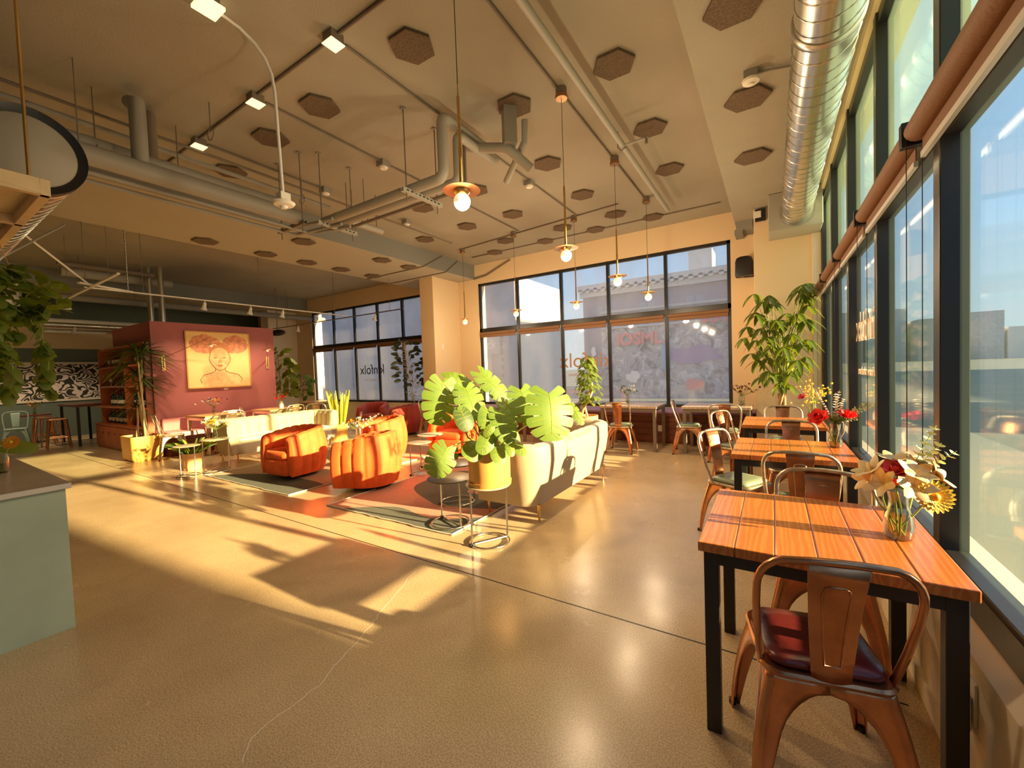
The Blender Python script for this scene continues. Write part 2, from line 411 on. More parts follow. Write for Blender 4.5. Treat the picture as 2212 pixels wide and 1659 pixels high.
# ------------------------------------------------ window frames
def window(idx, plane, pos, u, z0, z1, zt, mull, gmat, fw=.06, fd=.07, gup=None):
    root = bpy.data.objects.new('window_%d' % idx, None); C.objects.link(root); root['kind'] = 'structure'
    fr = MB()
    def b(a0, a1, c0, c1, d0=-fd/2, d1=fd/2):
        if plane == 'y': fr.box(a0, a1, pos+d0, pos+d1, c0, c1)
        else: fr.box(pos+d0, pos+d1, a0, a1, c0, c1)
    b(u[0], u[1], z0, z0+fw); b(u[0], u[1], z1-fw, z1)
    b(u[0], u[1], zt-.05, zt+.05)
    for a in (u[0], u[1]-fw): b(a, a+fw, z0, z1)
    for x in mull: b(x-fw/2, x+fw/2, z0, z1, -fd/2-.012, fd/2)
    fr.build('frame', M['mullion'], root, smooth=0, bevel=.004)
    g = MB(); gu = MB()
    e = [u[0]]+list(mull)+[u[1]]
    for i in range(len(e)-1):
        for c0, c1 in ((z0, zt), (zt, z1)):
            G = gu if (gup and c0 == zt) else g
            if plane == 'y': G.box(e[i]+.01, e[i+1]-.01, pos+.008, pos+.014, c0+.02, c1-.02)
            else: G.box(pos+.008, pos+.014, e[i]+.01, e[i+1]-.01, c0+.02, c1-.02)
    g.build('glass', gmat, root, smooth=0)
    if gup: gu.build('glass', gup, root, smooth=0)
    return root
M1 = [-5.12, -3.97, -2.89, -1.735]
M2 = [-12.27, -11.2, -10.11, -9.03, -7.95]
win1 = window(1, 'y', YB+.06, (W1[0], W1[1]), W1[2], W1[3], 2.46, M1, M['glass_back'])
win2 = window(2, 'y', YB+.06, (W2[0], W2[1]), W2[2], W2[3], 2.46, M2, M['glass_back'])
MY = [2.47+1.223*i for i in range(-5, 4)]
win3 = window(3, 'x', .645, (WY0, WY1), WZ0, WZ1, 2.40, MY, M['glass_side'], fw=.08, fd=.08, gup=M['glass_side_upper'])
# dark sill flashing of the side window
struct('trim_4', MB().prism([(.572, .535), (.632, .535), (.632, .60), (.60, .60)], 'y', WY0, WY1), M['mullion'])
# roller blinds under the transoms
def roller_x(y0, y1, label):
    t = thing('roller_blind', label, 'roller blind', (.53, (y0+y1)/2, 2.40), 0, 'roller blinds along the street window')
    L = (y1-y0)/2
    MB().cyl((0, 0, 0), .045, -L+.03, L-.03, 18, (0, 1, 0)).build('roll', M['roller_fabric'], t)
    MB().box(.010, .014, -L+.05, L-.05, -.10, -.02).build('fabric', M['roller_fabric'], t, smooth=0)
    MB().box(.004, .02, -L+.05, L-.05, -.125, -.10).build('hem_bar', M['hem_bar'], t, smooth=0)
    for s in (-1, 1):
        MB().box(-.05, .075, s*(L-.012)-.01, s*(L-.012)+.01, -.055, .05).build('bracket', M['black_plastic'], t, bevel=.003)
    y = L-.025
    ch = MB(); zb = -1.62
    pts = [(-.035, y, 0)]+[(-.035, y, -z/10) for z in range(1, 16)]+[(-.03, y-.01, zb+.02), (-.01, y-.02, zb), (.012, y-.01, zb+.02)]+[(.015, y, -z/10) for z in range(15, 0, -1)]
    ch.tube(pts, .0018, 6); ch.build('chain', M['black_plastic'], t)
    return t
sec = ['brown roller blind nearest the camera, at the upper right edge of the picture',
    'brown roller blind on the street window above the front table and its eucalyptus',
    'brown roller blind on the street window above the second table and its red roses',
    'brown roller blind on the street window one pane short of the corner pillar',
    'brown roller blind on the street window right beside the corner pillar']
ys = [MY[4], MY[5], MY[6], MY[7], MY[8], WY1]
for i, l in enumerate(sec): roller_x(ys[i], ys[i+1], l)
def roller_y(x0, x1, y, label, group):
    L = (x1-x0)/2
    t = thing('roller_blind', label, 'roller blind', ((x0+x1)/2, y, 2.375), 0, group)
    MB().cyl((0, 0, 0), .036, -L+.04, L-.04, 14, (1, 0, 0)).build('roll', M['roller_fabric'], t)
    MB().box(-L+.05, L-.05, .0, .006, -.10, -.02).build('fabric', M['roller_fabric'], t, smooth=0)
    return t
e1 = [W1[0]]+M1+[W1[1]]; e2 = [W2[0]]+M2
n1 = ['leftmost pane beside the white pilaster', 'second pane from the left', 'middle pane with the lettering', 'second pane from the right', 'rightmost pane beside the black speaker']
for i in range(5): roller_y(e1[i], e1[i+1], YB-.01, 'brown blind under the right rear transom, '+n1[i], 'roller blinds of the right rear window')
n2 = ['far left pane', 'second pane from its left end', 'pane with the small dark lettering', 'pane right of the small dark lettering', 'pane behind the rubber plant top']
for i in range(5): roller_y(e2[i], e2[i+1], YB-.01, 'brown blind under the left rear transom, '+n2[i], 'roller blinds of the left rear window')
# window lettering, printed for readers outside, so seen mirrored from inside
def text_mesh(txt, size, mt, parent, name='lettering', depth=.002, mirror=False, shear=0, bold=0):
    cu = bpy.data.curves.new(name, 'FONT'); cu.body = txt; cu.size = size; cu.extrude = depth; cu.align_x = 'CENTER'; cu.align_y = 'CENTER'
    cu.offset = bold; cu.shear = shear
    tmp = bpy.data.objects.new(name, cu); C.objects.link(tmp)
    bpy.context.view_layer.update()
    dg = bpy.context.evaluated_depsgraph_get()
    me = bpy.data.meshes.new_from_object(tmp.evaluated_get(dg))
    bpy.data.objects.remove(tmp)
    if mirror:
        for v in me.vertices: v.co.x = -v.co.x
        me.flip_normals()
    me.materials.clear(); me.materials.append(mt)
    o = bpy.data.objects.new(name, me); C.objects.link(o)
    if parent: o.parent = parent
    return o
mat('letter_brown', (.42, .22, .12), .5); mat('letter_grey', (.10, .10, .10), .6); mat('letter_pale', (.9, .7, .5), .5)
for px, py, s, m1 in ((1264, 779, .46, 'letter_brown'), (803.5, 799, .42, 'letter_grey')):
    p = atY(px, py, YB+.055)
    w = win1 if px > 1000 else win2
    t = text_mesh('kinfolx', s, M[m1], w, mirror=True); t.rotation_euler = (PI/2, 0, 0); t.location = p
    t2 = text_mesh('coffee wine culture', s*.22, M[m1 if px > 1000 else 'letter_pale'], w, mirror=True); t2.rotation_euler = (PI/2, 0, 0); t2.location = p+Vector((0, 0, -.30))
t = text_mesh('kinfolx', .36, M['letter_pale'], win3, mirror=True); t.rotation_euler = (PI/2, 0, -PI/2); t.location = (.643, 4.35, 1.70)
t = text_mesh('coffee wine culture', .10, M['letter_pale'], win3, mirror=True); t.rotation_euler = (PI/2, 0, -PI/2); t.location = (.643, 4.35, 1.33)
# ================================================================ outside
mat('asphalt', (.095, .12, .105), .9, bump=.2, bscale=20, var=.15, vscale=.5)
mat('sidewalk', (.15, .175, .15), .9)
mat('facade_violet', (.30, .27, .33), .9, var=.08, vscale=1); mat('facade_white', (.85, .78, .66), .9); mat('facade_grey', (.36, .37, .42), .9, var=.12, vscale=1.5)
mat('facade_blue', (.30, .35, .42), .9, var=.08, vscale=1); mat('cornice', (.62, .58, .56), .8); mat('shutter', (.42, .42, .44), .7, bump=.3, bscale=8)
mat('dark_opening', (.05, .055, .06), .6); mat('graf_red', (.72, .16, .17), .8); mat('graf_white', (.8, .78, .76), .8); mat('graf_blue', (.13, .32, .62), .8); mat('graf_purple', (.27, .17, .38), .8)
mat('roof_tan', (.42, .38, .33), .9)
def mural_mat():
    m, t, b = node_mat('graffiti_wall')
    tcn = t.nodes.new('ShaderNodeTexCoord'); v = t.nodes.new('ShaderNodeTexNoise'); v.inputs['Scale'].default_value = 1.6; v.inputs['Detail'].default_value = 7; v.inputs['Distortion'].default_value = 1.5
    t.links.new(tcn.outputs['Object'], v.inputs['Vector'])
    r = t.nodes.new('ShaderNodeValToRGB'); t.links.new(v.outputs['Fac'], r.inputs['Fac']); c = r.color_ramp
    c.elements[0].position = .36; c.elements[0].color = (.10, .10, .12, 1); c.elements[1].position = .68; c.elements[1].color = (.62, .60, .60, 1)
    for p, col in ((.45, (.30, .28, .32, 1)), (.5, (.42, .42, .45, 1)), (.56, (.26, .25, .32, 1)), (.6, (.5, .48, .5, 1))):
        e = c.elements.new(p); e.color = col
    t.links.new(r.outputs['Color'], b.inputs['Base Color']); b.inputs['Roughness'].default_value = .9
mural_mat()
struct('ground', MB().box(-120, 140, -90, 300, -.35, -.20), M['asphalt'], smooth=0)
struct('sidewalk', MB().box(-30, 3.2, YB+.3, YB+3.4, -.30, -.08).box(.85, 3.2, -20, YB+.3, -.30, -.08), M['sidewalk'], smooth=0)
# building across the back street (graffiti, scalloped cornice)
YO = 21.0
b1 = thing('building', 'violet-grey building with a scalloped pale cornice and graffiti across the rear street', 'building', (0, YO, -.2))
x0 = atY(1258, 610, YO).x; ztop = atY(1500, 585, YO).z+.2
MB().box(x0, .6, 0, 9, 0, ztop).build('wall', M['facade_violet'], b1, smooth=0)
cor = MB().box(x0-.15, .6, -.35, 0, ztop-.28, ztop)  .box(x0-.1, .6, -.2, 0, ztop-.62, ztop-.34)
k = x0
while k < .5:
    cor.cyl((k, -.25, ztop-.30), .12, -.1, .1, 10, (0, 1, 0)); k += .42
cor.build('cornice', M['cornice'], b1, smooth=0)
k = x0+.8
while k < -.3:
    MB().box(k, k+.32, -.02, .02, ztop-1.75, ztop-1.15).build('window', M['facade_blue'], b1, smooth=0)
    MB().box(k+.42, k+.74, -.02, .02, ztop-1.75, ztop-1.15).build('window', M['facade_blue'], b1, smooth=0); k += 2.2
MB().box(-7.6, .6, -.06, 0, 0, 3.9).build('painted_wall', M['graffiti_wall'], b1, smooth=0)
sh = MB()
for i in range(4): sh.box(-7.6, .6, -.16, -.05, 3.55+.28*i, 3.67+.28*i)
sh.build('shutter_box', M['shutter'], b1, smooth=0)
p = atY(1395, 735, YO-.15)
g = text_mesh('IOSML', .82, M['graf_red'], b1, 'graffiti_letters', .01, bold=.03); g.rotation_euler = (PI/2, 0, 0); g.location = (-5.65, -.17, 2.95)
p = atY(1545, 685, YO-.15)
g = text_mesh('SOT', .6, M['graf_red'], b1, 'graffiti_letters', .01, bold=.05); g.rotation_euler = (PI/2, 0, 0); g.location = (p.x, -.20, p.z+.2)
def blob(cx, cy, rx, rz, m_, n=18, seed=1, y=YO-.11, par=None):
    c = atY(cx, cy, y); rnd = random.Random(seed); P = []
    for i in range(n):
        w = 2*PI*i/n; q = rnd.uniform(.7, 1.2); P.append((c.x+rx*math.cos(w)*q, c.z+.2+rz*math.sin(w)*q))
    return MB().prism(P, 'y', -.10-.004*seed, -.085).build('graffiti_patch', M[m_], par, smooth=0)
blob(1498, 765, 1.2, .45, 'graf_purple', seed=3, par=b1); blob(1437, 775, .2, .8, 'graf_blue', seed=4, par=b1)
blob(1368, 815, .35, .3, 'graf_white', seed=5, par=b1); blob(1500, 830, .4, .3, 'graf_red', seed=6, par=b1); blob(1282, 760, .15, .3, 'graf_white', seed=7, par=b1)
pr = atY(1512, 547, YO+10.5)
b4 = thing('building', 'small pale rooftop structure above the violet building', 'building', (pr.x, YO+10.5, -.2))
MB().box(-.75, .75, 0, 2, 0, pr.z+.45).build('wall', M['facade_white'], b4, smooth=0)
# sun-lit white facade and a blue-grey building left of it
yA = 14.2
xa = atY(1112, 600, yA).x
b2 = thing('building', 'white building with a blazing sunlit end wall seen through the rear window', 'building', (0, 0, -.2))
zt = atY(1122, 592, yA).z
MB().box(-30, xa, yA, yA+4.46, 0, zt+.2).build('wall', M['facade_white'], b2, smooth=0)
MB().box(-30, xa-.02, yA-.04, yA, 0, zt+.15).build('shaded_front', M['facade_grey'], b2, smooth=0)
MB().box(-29, xa-1.2, yA-.10, yA-.04, .4, 3.1).build('storefront', M['shutter'], b2, smooth=0)
for q in range(9): MB().box(xa-2.6-2.2*q, xa-1.5-2.2*q, yA-.13, yA-.10, .9, 2.6).build('shop_window', M['facade_blue'], b2, smooth=0)
for sx, sy, tx, sz, mt_ in ((1062, 745, 'ck', .5, 'graf_white'), (1085, 770, '570494', .34, 'dark_opening')):
    p = atY(sx, sy, yA-.12)
    if len(tx) > 2:
        for i, chx in enumerate(tx):
            g = text_mesh(chx, sz, M[mt_], b2, 'painted_digit', .005); g.rotation_euler = (PI/2, 0, 0); g.location = (p.x, yA-.115, p.z+.85-.33*i+.2)
    else:
        MB().box(p.x-.42, p.x+.42, yA-.13, yA-.10, p.z-.2, p.z+.55).build('sign_board', M['shutter'], b2, smooth=0)
        g = text_mesh(tx, sz, M[mt_], b2, 'sign_letters', .005); g.rotation_euler = (PI/2, 0, 0); g.location = (p.x, yA-.135, p.z+.2)
# low block out of view, added as an occluder for the white end wall
b3 = thing('building', 'unseen long low flat-roofed block added as an occluder for the white end wall', 'building', (0, 0, -.2))
MB().box(36, 52, 12, 60, 0, 7.5).build('wall', M['facade_blue'], b3, smooth=0)
b5 = thing('building', 'unseen tall grey block behind the camera, added to keep sun off the near floor', 'building', (18, -45, -.2))
MB().box(0, 14, 0, 47.52, 0, 9.5).build('wall', M['facade_grey'], b5, smooth=0)  # unseen sun blocker, added to darken the floor near the camera
b6 = thing('building', 'unseen narrow grey slab added to leave a thin sun streak on the floor', 'building', (18, 2.70, -.2))
MB().box(0, 3, 0, .34, 0, 9.5).build('wall', M['facade_grey'], b6, smooth=0)  # added beside the sun blocker so the gap throws a thin streak
b7 = thing('building', 'unseen tall blue-grey block added to shade the lower white end wall', 'building', (14, 13.5, -.2))
MB().box(0, 5, 0, 7.0, 0, 9.4).build('wall', M['facade_blue'], b7, smooth=0)  # unseen occluder, added to shade the foot of the white end wall
b8 = thing('building', 'narrow white wall catching the sun in the first pane of the left rear window', 'building', (-20.2, 11.3, -.2))
MB().box(0, 1.6, 0, .85, 0, 7).build('wall', M['facade_white'], b8, smooth=0)
random.seed(5)
for i in range(7):
    b = thing('building', ['tan', 'grey', 'pale', 'brown-grey', 'blue-grey', 'flat-roofed grey', 'stepped tan'][i]+' distant building in the haze down the side street, '+['first', 'second', 'third', 'fourth', 'fifth', 'sixth', 'last'][i], 'building', (4+i*9.2, 150+random.uniform(-5, 5), -.2), 0, 'distant buildings down the side street')
    h = random.uniform(7, 15)
    MB().box(0, 8.6, 0, 11, 0, h).build('wall', M[['roof_tan', 'facade_grey', 'cornice'][i % 3]], b, smooth=0)
# ================================================================ metal cafe chair (faces +Y, back at -Y)
def rrect(w, d, r, n=5, z=0, cy=0):
    P = []
    for cx_, cy_, a0 in ((w-r, d-r, 0), (-w+r, d-r, 90), (-w+r, -d+r, 180), (w-r, -d+r, 270)):
        for i in range(n+1):
            a = math.radians(a0+90*i/n); P.append((cx_+r*math.cos(a), cy+cy_+r*math.sin(a), z))
    return P
def loft(mb, rings, cap0=True, cap1=True):
    n = len(rings[0]); V = [p for r in rings for p in r]; F = []
    for i in range(len(rings)-1):
        for k in range(n):
            l = (k+1) % n; F.append((i*n+k, i*n+l, (i+1)*n+l, (i+1)*n+k))
    if cap0: F.append(tuple(range(n-1, -1, -1)))
    if cap1: F.append(tuple((len(rings)-1)*n+k for k in range(n)))
    return mb.add(V, F)
def chair_leg(sx, sy):
    # sheet metal corner leg with its half of the two apron arches
    zt = .432; G = []
    levels = [0, .03, .08, .14, .20, .26, .30, .33, .355, .375, .388, .396, .41, zt]
    for z in levels:
        t = 1-z/zt
        hx = .165+.062*t+.012*math.sin(PI*min(1, z/zt)); hy = .165+.062*t+.012*math.sin(PI*min(1, z/zt))
        def wid(half):
            if z <= .24: return .030+.030*z/.24
            if z >= .396: return half
            q = (z-.24)/(.396-.24); return .060+(half-.060)*(1-math.sqrt(max(0, 1-q*q)))
        wx, wy = wid(hx), wid(hy); r = .022
        row = []
        for i in range(4): row.append((hx-wx+(wx-r)*i/3, hy, z))
        for i in range(1, 6):
            a = PI/2*(1-i/6); row.append((hx-r+r*math.cos(a)*1.25, hy-r+r*math.sin(a)*1.25, z))
        for i in range(4): row.append((hx, hy-r-(wy-r)*i/3, z))
        G.append([(sx*x, sy*y, zz) for x, y, zz in row])
    return MB().grid(G)
def make_metal_chair(label, cushion, body, rim, hoop, group=None, cat='chair'):
    t = thing('metal_chair', label, cat, (0, 0, 0), 0, group)
    mb = MB()
    loft(mb, [rrect(.165, .165, .05, 5, .425), rrect(.182, .182, .06, 5, .428), rrect(.186, .186, .06, 5, .440), rrect(.180, .180, .06, 5, .449), rrect(.16, .16, .05, 5, .446)])
    mb.build('seat', rim, t)
    if cushion:
        cb = MB()
        loft(cb, [rrect(.155, .150, .05, 5, .446), rrect(.166, .160, .055, 5, .456), rrect(.166, .160, .055, 5, .466), rrect(.155, .15, .05, 5, .478), rrect(.10, .10, .05, 5, .484)])
        cb.build('cushion', cushion, t, smooth=60)
    for sx in (-1, 1):
        for sy in (-1, 1):
            o = chair_leg(sx, sy).build('leg', body, t, smooth=50, solid=.003)
            MB().cyl((sx*.224, sy*.224, 0), .014, 0, .02, 10).build('foot', M['black_plastic'], o)
    pts = []
    for s in (1,):
        pts += [(.176, -.11, .425), (.182, -.125, .46), (.195, -.16, .56), (.205, -.20, .68), (.206, -.222, .75)]
        for i in range(1, 6):
            a = PI/2*i/6; pts.append((.206-.09*(1-math.cos(a)), -.222-.020*math.sin(a), .75+.095*math.sin(a)))
    pts += [(.06, -.250, .850), (0, -.252, .852)]
    full = pts+[(-x, y, z) for x, y, z in reversed(pts[:-1])]
    MB().tube(full, .0115, 10).build('back_hoop', hoop, t, smooth=60)
    # splat with embossed rib
    sp = MB(); rows = []
    for i in range(9):
        q = i/8; z = .84-q*.40; hw = .078-.026*q; y = -.250+.072*q+.012*math.sin(PI*q)
        rows.append([(hw*u, y-.006*(1-u*u), z) for u in (-1, -.97, -.5, 0, .5, .97, 1)])
    sp.grid(rows); sp.build('back_splat', body, t, smooth=40, solid=.003)
    rb = MB(); rp_ = []
    def sy_(z): q = (.84-z)/.40; return -.250+.072*q+.012*math.sin(PI*q)-.006
    for z in (.50, .56, .62, .68, .74): rp_.append((.022+.014*(z-.50)/.24, sy_(z)-.001, z))
    rp_ += [(.030, sy_(.765)-.001, .765), (.018, sy_(.772)-.001, .772)]
    rp_ = rp_+[(-x, y, z) for x, y, z in reversed(rp_)]
    rb.tube(rp_, .0035, 6, closed=True); rb.build('back_rib', rim, t, smooth=60)
    return t
proto = {}
proto['red'] = make_metal_chair('copper metal chair with dark red leather seat, back to the camera, at the front table', M['leather_red'], M['copper'], M['copper'], M['copper'])
proto['green'] = make_metal_chair('copper metal chair with green seat pad side-on between the front and second tables', M['leather_green'], M['copper'], M['worn_rim'], M['worn_rim'])
proto['bare'] = make_metal_chair('pale steel chair beside the low pot of striped leaves, in front of the wine shelf', None, M['copper_light'], M['worn_rim'], M['worn_rim'])
mat('chair_teal', (.30, .42, .36), .4)
proto['teal'] = make_metal_chair('pale teal metal chair against the mural wall at far left', None, M['chair_teal'], M['chair_teal'], M['chair_teal'])
used = set()
def chair(kind, x, y, deg, label, group=None):
    rz = math.radians(deg)
    if kind not in used:
        used.add(kind); o = proto[kind]; o.location = (x, y, 0); o.rotation_euler = (0, 0, rz); o['label'] = label
        if group: o['group'] = group
        return o
    return dup(proto[kind], (x, y, 0), rz, label, group)
G1 = 'copper chairs at the street window tables'
chair('red', .105, 1.74, 12, 'copper metal chair with dark red leather seat, back to the camera, at the front table', G1)
chair('green', .20, 2.47, 176, 'copper chair whose pale worn hoop rises just behind the front table', G1)
chair('green', .15, 3.44, -2, 'copper chair with a scratched splat, back to the camera, at the second table', G1)
chair('green', -.25, 3.90, -120, 'copper chair with green pad, seen side-on left of the second table', G1)
chair('green', .144, 4.60, 180, 'copper chair whose hoop shows just over the far edge of the second table', G1)
chair('green', .109, 6.12, 182, 'copper chair behind the third table in front of the money tree', G1)
G2 = 'copper chairs by the window bench'
chair('green', -.34, 5.50, -115, 'copper chair seen side-on, leaning hoop left of the third table', G2)
chair('green', -.60, 6.74, 4, 'copper chair with its back to the camera at the right bench table', G2)
chair('green', -1.16, 7.12, -85, 'copper chair facing right at the left side of the right bench table', G2)
chair('green', -2.18, 6.82, 4, 'copper chair with its back to the camera at the white-topped left bench table', G2)
chair('green', -3.35, 6.85, 5, 'copper chair partly hidden behind the monstera leaves and small round tables', G2)
chair('green', -6.62, 6.95, 15, 'copper chair in front of the white pilaster, left of its neighbour', G2)
chair('green', -6.05, 6.75, -25, 'copper chair right of the one before the white pilaster', G2)
G3 = 'copper chairs by the purple wall'
chair('bare', -9.72, 3.10, -8, 'pale steel chair beside the low pot of striped leaves, in front of the wine shelf', G3)
chair('bare', -9.12, 3.86, 80, 'pale chair with sunlit hoop behind the left end of the cream sofa', G3)
chair('bare', -9.45, 4.48, -30, 'copper chair between the two wooden tables at the purple wall', G3)
chair('bare', -9.10, 5.05, 95, 'copper chair in front of the farther wooden table at the purple wall', G3)
chair('bare', -8.75, 5.55, 40, 'copper chair right of the farther wooden table at the purple wall', G3)
chair('teal', -15.7, 1.95, -100, 'pale teal metal chair against the mural wall at far left')
# ================================================================ wooden cafe tables
def make_table(label, topm, w=.76, d=.78, legm=None, group=None, planks=6, th=.038, h=.76, cat='table'):
    legm = legm or M['steel_black']
    t = thing('cafe_table', label, cat, (0, 0, 0), 0, group)
    mb = MB(); n = planks; q = w/n
    for i in range(n): mb.box(-w/2+i*q+.0012, -w/2+(i+1)*q-.0012, -d/2, d/2, h-th, h)
    mb.box(-w/2+.01, w/2-.01, -d/2+.01, d/2-.01, h-th+.003, h-.004)
    mb.build('tabletop', topm, t, smooth=0, bevel=.004)
    lw = .026; ix, iy = w/2-.045, d/2-.045
    for sx in (-1, 1):
        for sy in (-1, 1):
            MB().box(sx*ix-lw, sx*ix+lw, sy*iy-lw, sy*iy+lw, 0, h-th).build('leg', legm, t, smooth=0, bevel=.003)
    f = MB()
    for s in (-1, 1):
        f.box(-ix+lw, ix-lw, s*iy-lw*.9, s*iy+lw*.6, h-th-.05, h-th); f.box(s*ix-lw*.9, s*ix+lw*.6, -iy+lw, iy-lw, h-th-.05, h-th)
    f.build('apron', legm, t, smooth=0)
    return t
GT = 'plank tables along the street window'
tb = make_table('nearest orange plank-topped table with black steel legs, against the street window', M['table_wood'], group=GT)
tb.location = (.125, 2.09, 0)
dup(tb, (.105, 3.85, 0), 0, 'second orange plank table from the camera, with the red rose vase', GT)
dup(tb, (.085, 5.50, 0), 0, 'third orange plank table, nearest the money tree in the corner', GT)
tb2 = make_table('table with a pale glossy top in front of the window bench, left one', M['table_top_white'], .98, .74, M['pipe_dark'], 'tables at the window bench')
tb2.location = (-2.10, 7.28, 0)
dup(tb2, (-.76, 7.36, 0), 0, 'table with a pale glossy top in front of the window bench, right one', 'tables at the window bench')
dup(tb2, (-3.75, 7.34, 0), 0, 'pale-topped bench table behind the monstera leaves', 'tables at the window bench')
# ================================================================ window bench
bn = thing('window_bench', 'long dark red wooden bench with a purple cushion under the right rear window', 'bench', (0, 0, 0))
MB().box(-6.7, -.23, 7.80, YB-.002, .0, .50).build('bench_box', M['bench_wood'], bn, smooth=0)
sl = MB()
for z in (.04, .16, .28, .40): sl.box(-6.7, -.24, 7.785, 7.80, z, z+.105)
sl.build('front_slat', M['bench_wood'], bn, smooth=0, bevel=.004)
MB().box(-6.7, -.24, 7.77, YB-.003, .50, .535).build('seat_board', M['bench_wood'], bn, smooth=0)
e_ = [-6.7, -5.1, -3.5, -1.85, -.24]
for i in range(4): MB().box(e_[i]+.004, e_[i+1]-.004, 7.78, YB-.004, .535, .595).build('cushion', M['purple_cushion'], bn, bevel=.018)
for x in (-1.76, -5.4):
    MB().box(x-.035, x+.035, 7.775, 7.786, .22, .33).build('outlet_plate', M['white_plastic'], bn, bevel=.003)
# ================================================================ channel-tufted shells
def upath(hw, dep, rc, n_arc=14, n_str=10, n_back=None):
    # U path from front-right arm tip around the back to the front-left arm tip; opening faces -Y; origin at centre
    P = []; yb = dep/2; yf = -dep/2
    for i in range(n_str): P.append((hw, yf+(yb-rc-yf)*i/n_str, 1, 0))
    for i in range(n_arc):
        a = PI/2*i/n_arc; P.append((hw-rc+rc*math.cos(a), yb-rc+rc*math.sin(a), math.cos(a), math.sin(a)))
    nb = n_back or max(2, int((2*(hw-rc))/.04))
    if hw-rc > .02:
        for i in range(nb): P.append((hw-rc-2*(hw-rc)*i/nb, yb, 0, 1))
    for i in range(n_arc):
        a = PI/2+PI/2*i/n_arc; P.append((-hw+rc+rc*math.cos(a), yb-rc+rc*math.sin(a), math.cos(a), math.sin(a)))
    for i in range(n_str+1): P.append((-hw, yb-rc+(yf-yb+rc)*i/n_str, -1, 0))
    return P
def shell(P, z0, ztop, th, flare, chan, amp_out, amp_in, hfun=None):
    # thick shell swept along P; chan = channel width in metres along the path
    L = [0]
    for i in range(1, len(P)): L.append(L[-1]+math.hypot(P[i][0]-P[i-1][0], P[i][1]-P[i-1][1]))
    nch = max(1, round(L[-1]/chan)); cw = L[-1]/nch
    # resample densely
    N = nch*8; Q = []
    for k in range(N+1):
        s = L[-1]*k/N; i = 0
        while i < len(L)-2 and L[i+1] < s: i += 1
        u = (s-L[i])/max(1e-9, L[i+1]-L[i]); a, b = P[i], P[i+1]
        nx = a[2]*(1-u)+b[2]*u; ny = a[3]*(1-u)+b[3]*u; l = math.hypot(nx, ny)
        Q.append((a[0]*(1-u)+b[0]*u, a[1]*(1-u)+b[1]*u, nx/l, ny/l, s))
    G = []
    for x, y, nx, ny, s in Q:
        f = (s/cw) % 1.0; bul = math.sqrt(max(0, 1-(2*f-1)**2)) if 0 < f < 1 else 0
        zt = ztop if not hfun else hfun(s/L[-1], ztop); H = zt-z0; row = []
        def out(z): q = (z-z0)/H; return flare(q)+amp_out*bul*(.4+.6*math.sin(PI*min(1, max(0, q))))
        for q in (0, .04, .12, .25, .4, .55, .7, .82, .92): row.append((out(z0+q*H), z0+q*H))
        r = th/2
        ot = flare(.94)+amp_out*bul
        for a in (20, 50, 80, 110, 140, 165):
            a = math.radians(a); row.append((ot-r+r*math.cos(a), zt-.035+ (.035+.010*bul)*math.sin(a)))
        for q in (.9, .75, .6, .45, .3, .1): row.append((flare(q)-th-amp_in*bul, z0+q*H))
        G.append([(x+nx*o_, y+ny*o_, z) for o_, z in row])
    mb = MB(); mb.grid(G, closed_v=True)
    n = len(G[0]); b0 = 0; mb.f.append(tuple(range(n))); m = len(G)-1; mb.f.append(tuple(m*n+k for k in range(n-1, -1, -1)))
    return mb
def make_tub(label, vel, group):
    t = thing('tub_armchair', label, 'armchair', (0, 0, 0), 0, group)
    P = upath(.34, .66, .30, 12, 8)
    fl = lambda q: -.035+.075*math.sin(PI*min(1, .12+q*.80))**.9
    hf = lambda u, zt: zt-.10*(abs(2*u-1)**2.2)
    shell(P, .055, .70, .115, fl, .15, .022, .012, hf).build('backrest', vel, t, smooth=70)
    # seat block: front panel + cushion
    sb = MB()
    def ring(s, z):
        return [(x*s*.62, y*s*.80-.04, z) for x, y, _ in rrect(.40, .40, .14, 5)]
    loft(sb, [rrect(.245, .27, .05, 5, .06, -.07), rrect(.262, .285, .06, 5, .10, -.075), rrect(.265, .29, .06, 5, .26, -.075), rrect(.255, .28, .06, 5, .285, -.07)])
    sb.build('seat_base', vel, t, smooth=60)
    cb = MB(); loft(cb, [rrect(.24, .27, .08, 6, .285, -.065), rrect(.262, .29, .09, 6, .31, -.07), rrect(.265, .295, .09, 6, .37, -.07), rrect(.25, .28, .09, 6, .405, -.065), rrect(.16, .18, .08, 6, .418, -.06)])
    cb.build('seat_cushion', vel, t, smooth=70)
    MB().cyl((0, .02, 0), .24, 0, .045, 28).build('swivel_base', M['black_plastic'], t)
    MB().cyl((0, .02, 0), .08, .045, .07, 16).build('swivel_post', M['black_plastic'], t)
    return t
GC = 'orange velvet tub chairs on the rugs'
tub = make_tub('orange velvet tub chair left of the pair, opening toward the aisle with a shaded seat', M['velvet_orange'], GC)
tub.location = (-6.0, 3.42, .012); tub.rotation_euler = (0, 0, math.radians(4))
dup(tub, (-4.46, 3.50, 0.003), math.radians(-66), 'orange velvet tub chair nearest the camera, rounded back in full sun', GC)
dup(tub, (-5.72, 4.80, .012), math.radians(-22), 'orange velvet tub chair behind the other two, right of the vase on the low tables', GC)
dup(tub, (-4.80, 5.62, 0.003), math.radians(14), 'orange velvet tub chair facing the camera behind the monstera stems', GC)
tubd = make_tub('dark rust velvet tub chair under the left rear window, facing the camera', M['velvet_dark'], 'dark rust chairs by the left rear window')
tubd.location = (-8.95, 7.25, 0.003); tubd.rotation_euler = (0, 0, math.radians(30))
dup(tubd, (-7.48, 6.92, 0.003), math.radians(-35), 'dark rust velvet tub chair in front of the white pilaster', 'dark rust chairs by the left rear window')
